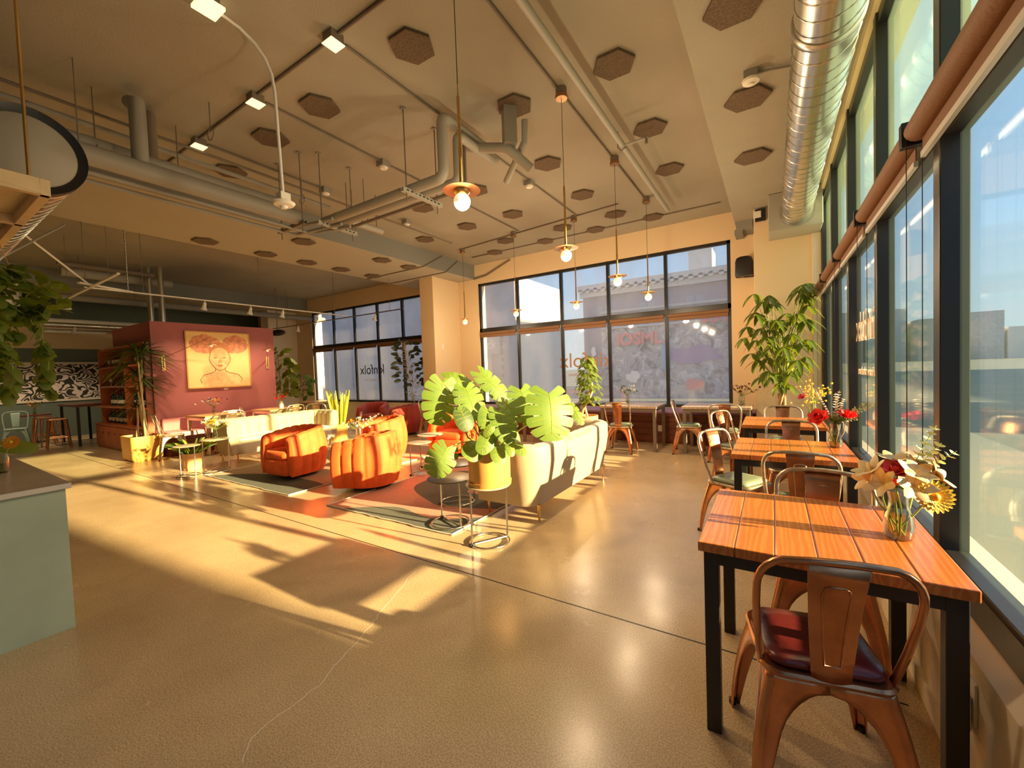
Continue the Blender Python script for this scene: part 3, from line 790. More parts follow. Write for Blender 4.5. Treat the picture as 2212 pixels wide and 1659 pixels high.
# ================================================================ cream channel sofas
def make_sofa(label, group):
    t = thing('channel_sofa', label, 'sofa', (0, 0, 0), 0, group)
    P = upath(1.02, .70, .22, 10, 8)
    fl = lambda q: -.055+.075*min(1, q*1.5) if q < .67 else .02
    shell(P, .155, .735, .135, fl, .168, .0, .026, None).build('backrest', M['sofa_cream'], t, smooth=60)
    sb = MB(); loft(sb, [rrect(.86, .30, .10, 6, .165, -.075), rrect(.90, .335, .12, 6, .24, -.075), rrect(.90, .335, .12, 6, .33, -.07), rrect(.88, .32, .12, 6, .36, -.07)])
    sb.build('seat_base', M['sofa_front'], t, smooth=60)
    for s in (-1, 1):
        cb = MB(); 
        rings = []
        for z, k in ((.36, -.02), (.375, 0), (.41, 0), (.43, -.015), (.437, -.08)):
            rings.append([(x+s*.432, y, z) for x, y, z in rrect(.425+k, .31+k, .07, 6, z, -.07)])
        loft(cb, rings); cb.build('seat_cushion', M['sofa_front'], t, smooth=60)
    for sx in (-1, 1):
        for y in (-.29, .28):
            MB().lathe([(.009, 0), (.011, .01), (.018, .17)], (sx*.86, y, 0), 10, (sx*.10, .05 if y > 0 else -.05, 1)).build('leg', M['brass'], t)
    return t
GS = 'cream channel-tufted sofas facing each other'
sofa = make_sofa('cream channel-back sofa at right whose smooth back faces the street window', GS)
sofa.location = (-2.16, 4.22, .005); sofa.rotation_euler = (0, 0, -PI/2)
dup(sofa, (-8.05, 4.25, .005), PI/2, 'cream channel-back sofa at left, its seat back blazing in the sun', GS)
# ================================================================ ceiling services
mat('pipe_insulated', (.36, .335, .275), .6, bump=.15, bscale=30)
mat('pipe_light', (.42, .40, .34), .5)
mat('bulb_cap', (.85, .8, .65), .35)
def run(name, label, pts, r, mt, cat='pipe', group=None, n=12, bend=0):
    t = tag(MB().tube(pts, r, n).build(name, M[mt], None, smooth=50), label, cat, group)
    return t
def elbow(a, b, c, r, n=5):
    a, b, c = Vector(a), Vector(b), Vector(c); u = (a-b).normalized(); v = (c-b).normalized(); P = []
    for i in range(n+1):
        q = i/n; P.append((b+u*r)*(1-q)**2+b*2*q*(1-q)+(b+v*r)*q*q)
    return P
def poly(pts, r):
    out = [Vector(pts[0])]
    for i in range(1, len(pts)-1): out += elbow(pts[i-1], pts[i], pts[i+1], r)
    return out+[Vector(pts[-1])]
GPI = 'thin conduits clipped to the ceiling'
def conduit(label, pts, r=.011, mt='pipe_dark'):
    return run('conduit', label, pts, r, mt, 'conduit', GPI, 8)
zc = ZC-.014
conduit('thin dark conduit carrying the four pendants nearest the street window', [(-1.69, -2, zc), (-1.69, 6.75, zc)])
conduit('thin dark conduit along the ceiling through the nearest square light plate', [(-2.86, 2.2, zc), (-2.86, 6.8, zc)])
conduit('thin dark conduit along the ceiling through the second square light plate', [(-4.08, 2.2, zc), (-4.08, 6.85, zc)])
conduit('thin dark conduit along the ceiling through the farthest square light plate', [(-5.33, 2.2, zc), (-5.33, 3.63, zc)])
conduit('dark conduit linking the square light plates across the ceiling', [(-6.3, 2.1, zc), (-1.2, 2.1, zc)], .013)
conduit('conduit across the ceiling just in front of the rear window wall', [(-5.9, 7.75, zc), (-.7, 7.75, zc)], .012)
conduit('conduit linking the farthest row of pendants across the ceiling', [(-5.65, 7.08, zc), (-2.1, 6.75, zc)], .011)
conduit('conduit slanting over the dropped beam near the rear wall', [(-6.33, 7.2, ZC-.02), (-6.33, 6.6, ZS-.012), (-8.2, 6.6, ZS-.012)], .012)
conduit('second conduit slanting over the dropped beam above the white pilaster', [(-6.33, 7.75, ZC-.02), (-6.33, 7.3, ZS-.012), (-8.2, 7.3, ZS-.012)], .012)
conduit('dark pipe crossing the wall corner above the right rear window', [(-5.25, 8.37, ZC-.05), (-5.95, 8.37, 3.80), (-6.33, 8.37, 3.76)], .018)
conduit('long thin pipe hung beside the dropped beam at left', [(-5.36, -2, 4.0), (-5.36, 6.4, 4.0)], .016)
conduit('thicker pipe hung below the long thin pipe at left', [(-5.33, -2, 3.86), (-5.33, 3.7, 3.86)], .026, 'pipe_grey')
run('sprinkler_pipe', 'pale sprinkler pipe running along the ceiling toward the rear window', [(-1.40, -3, 3.93), (-1.40, 7.1, 3.93)], .032, 'pipe_light', 'pipe')
sp = thing('branch_sprinkler', 'sprinkler head on a short branch beside the pale pipe', 'sprinkler', (-1.40, 4.72, 3.93))
MB().tube([(.02, 0, 0), (.25, 0, .0), (.28, 0, .0)], .014, 8).build('branch', M['pipe_light'], sp)
MB().tube([(.05, 0, -.02), (-.02, 0, -.05), (-.06, 0, 0), (-.05, 0, .17)], .006, 6).build('hanger', M['pipe_dark'], sp)
MB().lathe([(.012, -.06), (.018, -.05), (.012, -.02), (.02, 0)], (.26, 0, 0), 10).build('nozzle', M['pipe_dark'], sp)
# two insulated pipes on trapeze hangers, turning up to the ceiling
GI = 'insulated pipes on trapeze hangers'
run('insulated_pipe', 'near insulated pipe of the pair that rises in an elbow left of the big pendant', poly([(-4.62, 3.12, 3.34), (-2.68, 3.12, 3.34), (-2.68, 3.12, 3.93), (-2.68, 3.95, 3.93)], .09), .052, 'pipe_insulated', 'pipe', GI, 16)
run('insulated_pipe', 'far insulated pipe of the pair, lower and behind the near one', poly([(-4.62, 3.27, 3.34), (-2.62, 3.27, 3.34), (-2.62, 3.27, 3.80), (-2.62, 3.95, 3.80)], .08), .045, 'pipe_insulated', 'pipe', GI, 16)
run('insulated_pipe', 'thin pipe on the far side of the trapeze hangers', poly([(-4.7, 3.40, 3.32), (-2.75, 3.40, 3.32), (-2.75, 3.55, 3.32), (-2.75, 3.55, 4.0)], .05), .018, 'pipe_dark', 'pipe', GI, 10)
run('insulated_pipe', 'ribbed insulated pipe behind the big pendant', poly([(-2.75, 3.62, 3.86), (-2.25, 3.62, 3.70), (-2.12, 3.85, 3.55)], .06), .05, 'pipe_insulated', 'pipe', GI, 14)
run('insulated_pipe', 'short wrapped pipe slanting up to the ceiling right of the big pendant', [(-2.55, 4.05, 3.60), (-2.12, 3.75, 3.78), (-2.1, 3.73, 3.98)], .034, 'pipe_insulated', 'pipe', GI, 12)
run('riser_duct', 'dark square riser where the pipes pass through the ceiling', [(-2.22, 3.62, ZC), (-2.22, 3.62, 3.72)], .09, 'pipe_grey', 'duct', None, 4)
def trapeze(a, b, z, label, mt='pipe_light'):
    a, b = Vector((*a, 0)), Vector((*b, 0)); d = (b-a); n = d.normalized(); t = thing('trapeze_hanger', label, 'pipe hanger', (a.x, a.y, z), 0, 'trapeze hangers under the ceiling')
    s = Vector((-n.y, n.x, 0))
    ch = MB(); m = a-a
    ch.obox(d/2+Vector((0,0,-.003)), d/2+n*.06, s*.021, (0, 0, .003))
    for q in (-1, 1): ch.obox(d/2+s*.02*q+Vector((0,0,.018)), d/2+n*.06, s*.0015, (0, 0, .021))
    ch.build('channel', M[mt], t, smooth=0)
    k = 0; hl = MB()
    while k < d.length:
        p = n*k; hl.obox(p-s*.0222+Vector((0,0,.018)), n*.014, s*.0006, (0,0,.007)); k += .055
    hl.build('slots', M['black_plastic'], t, smooth=0)
    for e in (Vector((0, 0, 0)), d):
        MB().cyl(e, .006, -.09, ZC-z, 8).build('rod', M['pipe_dark'], t)
        MB().cyl(e, .03, ZC-z-.012, ZC-z, 12).build('rod_plate', M['pipe_grey'], t)
trapeze((-3.10, 3.03), (-3.09, 3.47), 3.275, 'perforated pale channel hanger on two rods, right of the three below the ceiling')
trapeze((-4.53, 3.03), (-4.55, 3.47), 3.265, 'perforated pale channel hanger on two rods above the ceiling beam, middle one')
trapeze((-4.70, 2.89), (-5.17, 2.90), 3.265, 'perforated dark channel hanger beside the end of the fat grey pipe', 'pipe_dark')
run('main_pipe', 'fat grey pipe hung below the ceiling, running away from the big duct at left', [(-4.78, -1.5, 3.36), (-4.78, 2.88, 3.36)], .085, 'pipe_grey', 'pipe', None, 20)
run('drop_pipe', 'fat vertical pipe dropping onto the fat grey pipe', [(-4.80, 1.44, 3.42), (-4.80, 1.44, 3.98), (-4.95, 1.44, 4.02)], .062, 'pipe_grey', 'pipe', None, 16)
run('drop_pipe', 'bent vertical pipe behind the fat one at upper left', poly([(-5.1, 1.05, 3.60), (-5.1, 1.62, 3.60), (-5.1, 1.62, 4.07)], .07), .05, 'pipe_dark', 'pipe', None, 14)
run('wrapped_pipe', 'long wrapped pipe with metal clamps beside the fat grey pipe', [(-5.1, -1, 3.60), (-5.1, 2.85, 3.60)], .055, 'pipe_grey', 'pipe', None, 16)
wq = run('wrapped_pipe', 'short wrapped pipe stub ending just right of the hangers', [(-4.95, 3.5, 3.60), (-4.95, 4.3, 3.60)], .045, 'pipe_light', 'pipe', None, 14)
for yy in (3.7, 4.2): MB().cyl((-4.95, yy, 0), .006, 3.62, ZC, 8).build('hanger_rod', M['pipe_dark'], wq)
for i, (dx, z) in enumerate(((-.22, 3.30), (-.30, 3.27), (-.12, 3.27))):
    run('small_pipe', ['upper', 'lower outer', 'inner'][i]+' thin pipe of the bundle under the fat grey pipe', poly([(-4.78+dx*1.2, -1.5, z), (-4.78+dx*1.2, 2.95+.1*i, z), (-4.35, 3.05+.12*i, z)], .1), .02, 'pipe_grey', 'pipe', 'thin pipes under the fat grey pipe', 10)
hg = [(-4.77, 1.04, 3.42), (-5.10, 1.22, 3.60), (-5.21, 1.87, 3.62), (-4.52, 1.9, 3.86), (-5.35, 3.3, 3.9), (-4.66, 3.76, 3.62), (-5.1, 3.9, 3.62), (-5.33, .6, 3.9), (-4.0, 4.3, 3.9)]
for i, (x, y, z) in enumerate(hg):
    t = thing('hanger_rod', 'threaded rod from ceiling to a pipe, '+['first', 'second', 'third', 'fourth', 'fifth', 'sixth', 'seventh', 'eighth', 'ninth'][i]+' among the grey pipes', 'hanger rod', (x, y, z), 0, 'threaded hanger rods')
    MB().cyl((0, 0, 0), .005, 0, ZC-z, 6).build('rod', M['pipe_dark'], t)
    MB().tube([(.06*math.cos(2*PI*k/12), 0, -.05+.06*math.sin(2*PI*k/12)) for k in range(12)], .005, 6, closed=True).build('clamp_ring', M['galvanised'] if i == 2 else M['pipe_dark'], t)
# ------------------------------------------------ spiral ducts
def spiral(name, label, a, b, r, cat='duct', cap=False, pitch=.11):
    a, b = Vector(a), Vector(b); ax = (b-a).normalized(); L = (b-a).length
    t = thing(name, label, cat, a)
    MB().lathe([(r, 0), (r, L)], (0, 0, 0), 48, ax).build('shell', M['duct'], t, smooth=60)
    s = ax.orthogonal().normalized(); u = ax.cross(s)
    n = int(L/pitch)*20; pts = [ax*(L*i/n)+(s*math.cos(2*PI*i/20)+u*math.sin(2*PI*i/20))*(r+.001) for i in range(n+1)]
    MB().tube(pts, .0045, 4, cap=False).build('seam', M['galvanised'], t, smooth=60)
    for q in (.0, .62) if not cap else (0.02,):
        MB().lathe([(r+.004, -.03), (r+.012, -.02), (r+.012, .02), (r+.004, .03)], ax*L*q, 40, ax).build('band', M['galvanised'], t, smooth=50)
    if cap:
        MB().lathe([(0, -.012), (r*.82, -.012), (r*.86, 0), (r*.86, .02)], (0, 0, 0), 48, ax).build('end_cap', M['pipe_insulated'], t, smooth=50)
        MB().lathe([(r*.86, 0), (r+.012, -.02), (r+.012, .06)], (0, 0, 0), 48, ax).build('end_ring', M['steel_black'], t, smooth=50)
    return t
spiral('spiral_duct', 'long shiny spiral duct hung above the street windows', (.30, -3, 3.47), (.30, 6.92, 3.47), .172, pitch=.13)
spiral('spiral_duct', 'big spiral duct with a flat round end cap at the left edge', (-4.10, .655, 3.0), (-9.5, .655, 3.0), .265, cap=True, pitch=.14)
dbx = thing('duct_box', 'pale metal air box on the corner pillar where the spiral duct ends', 'duct', (.30, 7.18, 3.25))
MB().box(-.33, .29, -.26, .265, 0, .515).build('box', M['pipe_light'], dbx, smooth=0, bevel=.008)
MB().lathe([(.20, -.30), (.20, -.26)], (0, 0, .22), 36, (0, 1, 0)).build('collar', M['galvanised'], dbx, loc=(0, 0, 0))
for o in list(dbx.children):
    if o.name.startswith('collar'): pass
# ------------------------------------------------ pendants
def make_pendant(label, cord):
    t = thing('pendant_lamp', label, 'pendant lamp', (0, 0, ZC), 0, 'brass disc pendants with globe bulbs')
    MB().cyl((0, 0, 0), .052, -.065, 0, 20).build('junction_box', M['pipe_dark'], t, bevel=.004)
    MB().lathe([(.055, -.10), (.058, -.095), (.058, -.068), (.05, -.065)], (0, 0, 0), 28).build('canopy', M['brass_dark'], t)
    zb = 2.53-ZC
    MB().tube([(0, 0, -.09), (0, 0, zb+.72)], .0028, 6).build('cord', M['black_plastic'], t)
    MB().lathe([(.004, zb+.73), (.005, zb+.66), (.010, zb+.655), (.010, zb+.35), (.012, zb+.345), (.0125, zb+.078)], (0, 0, 0), 14).build('stem', M['brass'], t, smooth=50)
    MB().lathe([(.0, zb+.074), (.118, zb+.072), (.119, zb+.069), (.05, zb+.068), (.0, zb+.068)], (0, 0, 0), 36).build('disc', M['brass_dark'], t)
    MB().lathe([(.052, zb+.068), (.050, zb+.055), (.036, zb+.042), (.02, zb+.040)], (0, 0, 0), 24).build('cup', M['brass'], t)
    MB().ball((0, 0, zb), .054, 20).build('globe', M['opal'], t, smooth=80)
    return t
PN = [(-1.66, 2.10, 'big brass disc pendant nearest the camera, its stem gleaming in the sun'), (-1.67, 3.69, 'second brass pendant in the row along the street window, sunlit stem'),
      (-1.67, 5.25, 'third brass pendant in the row along the street window'), (-1.665, 6.78, 'rightmost brass pendant, in front of the rightmost rear panes'),
      (-2.92, 6.82, 'brass pendant hanging before the middle pane of the right rear window'), (-4.20, 6.86, 'small far pendant before the left panes of the right rear window'), (-5.66, 7.10, 'farthest left pendant, against the orange wall beside the white pilaster')]
pen = make_pendant('x', 0)
for i, (x, y, l) in enumerate(PN):
    if i == 0: pen.location = (x, y, ZC); pen['label'] = l
    else: dup(pen, (x, y, ZC), 0, l)
for i, (x, y, l) in enumerate(PN):   # the bulbs' own light
    ld = bpy.data.lights.new('bulb_light', 'POINT'); ld.energy = PEND_W; ld.color = (1, .74, .45); ld.shadow_soft_size = .055
    lo = bpy.data.objects.new('bulb_light', ld); C.objects.link(lo); lo.location = (x, y, 2.53-.10)
# ------------------------------------------------ hexagonal felt panels
HX = [(890,103),(1326,142),(1111,231),(1404,279),(1446,367),(1183,355),(1258,422),(1108,464),(1329,464),(1215,493),(1286,497),(1009,490),(691,232),(585,300),(912,450),(1092,521),(1178,522),(1069,546),(1410,470),(1028,412),(918,518),(497,372)]
LX = [(443,522),(656,523),(574,550),(825,563),(884,578),(663,568),(737,583),(805,597)]
SX = [(1615,215),(1626,340),(1585,15)]
hexm = MB().prism([(.188*math.cos(math.radians(60*k)), .188*math.sin(math.radians(60*k))) for k in range(6)], 'z', -.026, 0)
hx0 = hexm.build('felt_panel', M['felt_brown'], None, smooth=0, bevel=.004)
def place_hex(x, y, z, label, g, first=[True]):
    if first[0]: o = hx0; first[0] = False
    else: o = hx0.copy(); C.objects.link(o)
    o.location = (x, y, z); tag(o, label, 'ceiling panel', g)
HL = ['large one left of the near pendant cord', 'by the pale sprinkler pipe near the top', 'between the near pendant and the pipe riser', 'just right of the sprinkler head', 'nearest the right ceiling band, fifth row',
 'right of the pipe riser, mid ceiling', 'left of the second pendant canopy row', 'fourth row, left of the second pendant rod', 'two rows from rear wall, right of second pendant', 'last rows, left of the second pendant rod',
 'close to the rear wall conduit, mid window', 'left of the big pendant bulb in the fourth row', 'right of the curved white sensor pole', 'left of the curved white sensor pole', 'partly behind the trapeze hanger',
 'near the rear wall, left of the small far pendant', 'nearest the rear wall above the second pane', 'by the rear wall at the far left pane', 'by the rear wall above the rightmost panes', 'partly behind the big pendant disc',
 'beside the dropped beam, left of a conduit box', 'leftmost of the main ceiling under the hung pipes']
for i, (px, py) in enumerate(HX):
    p = atZ(px, py, ZC-.02); place_hex(p.x, p.y, ZC, 'hexagonal felt panel on main ceiling, '+HL[i], 'hexagonal felt panels on the main ceiling')
LL = ['leftmost', 'nearest the grey pipes', 'second from the left', 'right one of the window-side pair', 'rightmost near the white pilaster', 'third from the left', 'fourth of the far row', 'far end by the rear window']
for i, (px, py) in enumerate(LX):
    p = atZ(px, py, ZS-.02); place_hex(p.x, p.y, ZS, 'hexagonal felt panel under dropped beam, '+LL[i], 'hexagonal felt panels under the dropped beam')
SLb = ['behind the round white sensor', 'near the duct box', 'cut by the top edge of the picture']
for i, (px, py) in enumerate(SX):
    p = atZ(px, py, ZR-.02); place_hex(p.x, p.y, ZR, 'brown hexagonal felt panel beside the spiral duct, '+SLb[i], 'hexagonal felt panels beside the spiral duct')
# ------------------------------------------------ light plates, boxes, sensors
mat('plate_lit', (.9, .85, .65), .4, Emission_Color=(1, .8, .45, 1), Emission_Strength=1.0)
GLP = 'square white plates on ceiling boxes'
for i, (x, y, l) in enumerate([(-2.86, 2.09, 'square white plate on a dark ceiling box, right of the curved pole top'), (-4.07, 2.10, 'square white plate on a dark ceiling box, middle of the diagonal row'), (-5.31, 2.11, 'square white plate on a dark ceiling box, farthest left of the row')]):
    t = thing('light_plate', l, 'ceiling light', (x, y, ZC), 0, GLP)
    MB().box(-.055, .055, -.055, .055, -.075, 0).build('box', M['pipe_dark'], t, smooth=0)
    MB().box(-.062, .062, -.062, .062, -.083, -.075).build('plate', M['plate_lit'], t, smooth=0, bevel=.003)
GBX = 'small ceiling boxes with round sensors'
for i, (px, py, l) in enumerate([(828, 358, 'small grey ceiling box with a round white sensor, left of the pipe riser'), (1143, 399, 'small grey ceiling box with a round white sensor, right of the big pendant'), (703, 415, 'small grey ceiling box with a round white sensor behind the hanger rods'), (878, 482, 'small grey ceiling box with a round white sensor near the stub of wrapped pipe')]):
    p = atZ(px, py, ZC-.05); t = thing('ceiling_box', l, 'sensor', (p.x, p.y, ZC), 0, GBX)
    MB().box(-.06, .06, -.06, .06, -.07, 0).build('box', M['pipe_grey'], t, smooth=0, bevel=.004)
    MB().lathe([(0, -.095), (.04, -.092), (.055, -.075), (.055, -.07)], (0, 0, 0), 20).build('dome', M['white_plastic'], t)
t = thing('occupancy_sensor', 'curved white conduit pole dropping to a white disc sensor near the middle left', 'sensor', (-3.27, 1.86, 2.84))
MB().tube(poly([(-.02, -.38, ZC-2.84-.05), (-.02, -.02, ZC-2.84-.06), (0, 0, .05)], .35), .012, 10).build('pole', M['white_metal'], t, smooth=60)
MB().box(-.10, .06, -.52, -.37, ZC-2.84-.075, ZC-2.84-.05).build('light_plate', M['plate_lit'], t, smooth=0, bevel=.003)
MB().box(-.05, .05, -.45, -.40, ZC-2.84-.05, ZC-2.84).build('box', M['pipe_dark'], t, smooth=0)
MB().box(-.04, .04, -.04, .04, .0, .075).build('housing', M['white_plastic'], t, smooth=0, bevel=.004)
MB().lathe([(0, -.05), (.022, -.045), (.03, -.028), (.07, -.02), (.085, 0), (.06, .012), (0, .012)], (0, 0, 0), 28).build('disc', M['white_plastic'], t)
p = atZ(1622, 178, ZR-.08); t = thing('occupancy_sensor', 'round cream sensor on a box under the right ceiling band beside the duct', 'sensor', (p.x, p.y, ZR))
MB().box(-.05, .05, -.05, .05, -.06, 0).build('box', M['pipe_grey'], t, smooth=0, bevel=.004)
MB().lathe([(0, -.105), (.02, -.10), (.025, -.09), (.06, -.08), (.065, -.062), (0, -.06)], (0, 0, 0), 24).build('dome', M['white_plastic'], t)
MB().tube([(.05, 0, -.02), (.35, .10, -.02)], .010, 8).build('conduit', M['pipe_grey'], t)
p = atZ(1637, 448, 3.62); t = thing('emergency_light', 'small twin-panel emergency light at the top of the corner pillar', 'light', (p.x, 7.40, 3.62))
MB().box(-.07, .03, -.01, .05, .0, .10).build('lens_panel', M['white_plastic'], t, smooth=0, bevel=.004)
MB().box(-.05, .09, .0, .05, -.05, .13).build('body', M['black_plastic'], t, smooth=0, bevel=.006)
# ------------------------------------------------ track lights
def spot_head(t, loc, aim, lit=True):
    o = bpy.data.objects.new('lamp_head', None)
    return o
def track(label, a, b, mt, zt=None):
    a, b = Vector(a), Vector(b); t = thing('light_track', label, 'track light rail', a, 0, 'ceiling hung light rails')
    d = b-a; n = d.normalized(); s = Vector((-n.y, n.x, 0))
    MB().obox(d/2, d/2, s*.018, (0, 0, .010)).build('rail', M[mt], t, smooth=0)
    for q in (.15, .55, .92): MB().cyl(d*q, .004, 0, ZC-a.z, 6).build('rod', M['pipe_dark'], t)
    return t
track('long white light rail running from the slotted hanger toward the rear left window', (-9.2, 1.95, 3.0), (-9.35, 6.85, 3.0), 'white_metal')
track('short pale light rail going left from the slotted hanger', (-7.75, 2.0, 3.0), (-10.8, 2.03, 3.0), 'white_metal')
track('dark light rail crossing in front of the left rear window', (-13.2, 6.92, 2.98), (-7.35, 6.92, 2.98), 'brass_dark')
mat('lamp_lit', (.95, .85, .6), .4, Emission_Color=(1, .75, .4, 1), Emission_Strength=2.5)
hd = thing('spot_head', 'x', 'spotlight', (0, 0, 0), 0, 'flared spot heads on the light rails')
MB().cyl((0, 0, 0), .012, -.05, 0, 8).build('stem', M['white_metal'], hd)
MB().lathe([(.028, 0), (.030, .05), (.034, .08), (.062, .14), (.058, .14), (.03, .085)], (0, 0, -.04), 20, (.3, .1, -1)).build('shade', M['white_metal'], hd)
MB().lathe([(0, .128), (.052, .130)], (0, 0, -.04), 20, (.3, .1, -1)).build('lens', M['lamp_lit'], hd)
HS = [((-10.6, 2.02, 2.99), 160, 'flared white spot head at the left end of the short rail above the mural'), ((-9.22, 3.6, 2.99), 180, 'flared white spot head above the left edge of the portrait painting'),
      ((-9.27, 4.45, 2.99), 180, 'small spot head above the right half of the portrait painting'), ((-9.31, 5.15, 2.99), 180, 'flared white spot head above the right end of the purple wall'),
      ((-11.75, 6.92, 2.97), 160, 'warm glowing spot head at the left end of the dark rail'), ((-8.35, 6.92, 2.97), 160, 'warm glowing spot head on the dark rail before the rear window')]
HS += [((-15.2, 1.5, 2.97), 180, 'added spot head brightening the left half of the mural'), ((-15.2, 3.0, 2.97), 180, 'added spot head brightening the right half of the mural')]  # two extra lamps added to brighten the mural
track('added white light rail for the extra spot heads in front of the mural', (-15.2, .6, 2.98), (-15.2, 3.9, 2.98), 'white_metal')  # rail added to carry the extra mural lamps
for i, (p, a, l) in enumerate(HS):
    if i == 0: hd.location = p; hd.rotation_euler = (0, 0, math.radians(a)); hd['label'] = l
    else: dup(hd, p, math.radians(a), l)
    ld = bpy.data.lights.new('spot_light', 'SPOT'); ld.energy = SPOT_W; ld.color = (1, .74, .45); ld.spot_size = math.radians(100); ld.spot_blend = .7; ld.shadow_soft_size = .05
    lo = bpy.data.objects.new('spot_light', ld); C.objects.link(lo)
    aim = Vector((.3*math.cos(math.radians(a))-.1*math.sin(math.radians(a)), .3*math.sin(math.radians(a))+.1*math.cos(math.radians(a)), -1)).normalized()
    lo.location = Vector(p)+Vector((0, 0, -.04))+aim*.15; lo.rotation_euler = aim.to_track_quat('-Z', 'Y').to_euler()
# slotted hanger strut and brace wires
t = thing('slotted_strut', 'white slotted steel strut hanging from the ceiling to the light rails', 'hanger', (-9.28, 2.5, 3.02))
MB().box(-.022, .022, -.003, .003, .0, ZC-3.0).build('strut', M['white_metal'], t, smooth=0)
hl = MB(); z = .05
while z < 1.05: hl.box(-.009, .010, -.0045, -.003, z, z+.03); z += .06
hl.build('slots', M['black_plastic'], t, smooth=0)
MB().obox((.15, -.30, .0), (.17, -.36, 0), (.02, .01, 0), (0, 0, .012)).build('cross_bar', M['white_metal'], t, smooth=0)
run('brace_strut', 'white brace crossing diagonally under the big duct at left', [atX(50, 505, -8.0), atX(193, 615, -9.2)], .014, 'white_metal', 'brace', None, 8)
run('brace_strut', 'dim brace crossing behind the white one at far left', [atX(5, 555, -7.6), atX(140, 485, -8.0)], .014, 'pipe_grey', 'brace', None, 8)
# pipes deep in the left bay
GB = 'pipes and ducts deep in the left bay'
for i, (a, b, x, r, mt_) in enumerate([((130, 585), (370, 612), -12.5, .10, 'pipe_insulated'), ((110, 612), (420, 655), -14, .10, 'pipe_grey'), ((130, 640), (700, 690), -13.5, .08, 'pipe_grey'),
        ((90, 690), (330, 702), -15.0, .05, 'white_metal'), ((90, 700), (330, 706), -15.6, .12, 'duct'), ((85, 714), (228, 722), -15.8, .04, 'white_metal'), ((120, 530), (330, 556), -12, .05, 'pipe_dark'), ((165, 398), (300, 410), -7.0, .05, 'pipe_grey')]):
    A_ = atX(*a, x); B_ = atX(*b, x); zz = min(A_.z, ZC-.2)
    bp_ = run('bay_pipe', ['fat pale pipe', 'grey pipe', 'long grey pipe crossing above the purple block', 'white rail', 'shiny duct', 'thin white rail', 'thin dark pipe', 'short grey pipe near the beam'][i]+' in the dim left bay, '+['topmost', 'second', 'third', 'fourth', 'fifth', 'lowest', 'nearest the strut', 'nearest the big duct'][i], [(x, A_.y, zz), (x, B_.y, zz)], r, mt_, 'pipe', GB, 14)
    for yy in (A_.y*.8+B_.y*.2, A_.y*.2+B_.y*.8): MB().cyl((x, yy, 0), .006, zz, ZC, 6).build('hanger_rod', M['pipe_dark'], bp_)
for x, y in ((-13.6, 3.45), (-13.4, 3.6)):
    run('vertical_duct', 'shiny vertical duct rising from the purple block, '+('left' if x < -13.5 else 'right')+' one', [(x+1.45, y+.2, 2.64), (x+1.45, y+.2, ZC)], .06, 'duct', 'duct', 'twin vertical ducts on the purple block', 16)
dr = thing('ceiling_unit', 'dark rounded unit at the left end of the dark light rail', 'ceiling unit', (-12.3, 6.6, 2.78))
MB().ball((0, 0, 0), .2, 16, (1.7, .8, .45)).build('body', M['black_plastic'], dr)
MB().cyl((0, 0, 0), .012, .08, ZC-2.78, 8).build('rod', M['pipe_dark'], dr)
# ================================================================ purple block with wine shelf
BX = -10.3; BY0 = 3.06; BY1 = 5.42; BZ = 2.66; BL = -12.9
blk = MB().box(BL+.35, BX, BY0+.28, BY1, 0, BZ).box(BL+.35, BX, BY0, BY0+.28, 2.22, BZ).box(BX-.04, BX, BY0, BY0+.28, 0, 2.22)
o = blk.build('wall_block', M['paint_purple'], None, smooth=0); o['kind'] = 'structure'
# shelf unit on the aisle side
sx0, sx1, sy0, sy1 = -13.25, BX-.05, 2.95, 3.33
sh = thing('wine_shelf', 'tall red-brown wooden wine shelf with cabinet doors against the purple block', 'shelf', (0, 0, 0))
MB().box(sx0, sx1, sy1-.02, sy1, .55, 2.24).build('back_panel', M['shelf_wood'], sh, smooth=0)
for x in (sx0, -11.55, sx1-.03): MB().box(x, x+.035, sy0, sy1-.02, .55, 2.24).build('side_panel', M['shelf_wood'], sh, smooth=0)
for z in (.93, 1.37, 1.80, 2.215): MB().box(sx0-(.10 if z == .93 else 0), sx1, sy0-(.08 if z == .93 else 0), sy1-.02, z, z+.03).build('shelf_board', M['shelf_wood'], sh, smooth=0)
MB().box(sx0-.18, sx1, sy0-.06, sy1, 0, .53).build('cabinet', M['shelf_wood'], sh, smooth=0)
MB().box(sx0-.22, sx1, sy0-.09, sy1, .53, .56).build('counter_board', M['shelf_wood'], sh, smooth=0)
xs = sx0-.18; n = 8; w = (sx1-xs)/n
for i in range(n):
    d = MB().box(xs+i*w+.01, xs+(i+1)*w-.01, sy0-.078, sy0-.06, .06, .51).build('cabinet_door', M['shelf_wood'], sh, smooth=0, bevel=.003)
    MB().box(xs+(i+.5)*w-.03, xs+(i+.5)*w+.03, sy0-.095, sy0-.078, .36, .375).build('handle', M['steel_black'], d, smooth=0)
def make_bottle(label, g='wine bottles on the shelf'):
    t = thing('wine_bottle', label, 'bottle', (0, 0, 0), 0, g)
    MB().lathe([(.0, 0), (.036, .002), (.038, .01), (.038, .19), (.030, .215), (.015, .24), (.0135, .305), (.0, .306)], (0, 0, 0), 16).build('glass', M['bottle_glass'], t, smooth=50)
    MB().lathe([(.0386, .05), (.0386, .13)], (0, 0, 0), 16).build('label', M['bottle_label'], t)
    MB().lathe([(.0148, .26), (.0148, .31), (0, .311)], (0, 0, 0), 12).build('foil', M['petal_maroon'], t)
    return t
bt = None
rnd = random.Random(4)
NW = ['first', 'second', 'third', 'fourth', 'fifth', 'sixth', 'seventh', 'eighth', 'ninth', 'tenth', 'eleventh', 'twelfth']
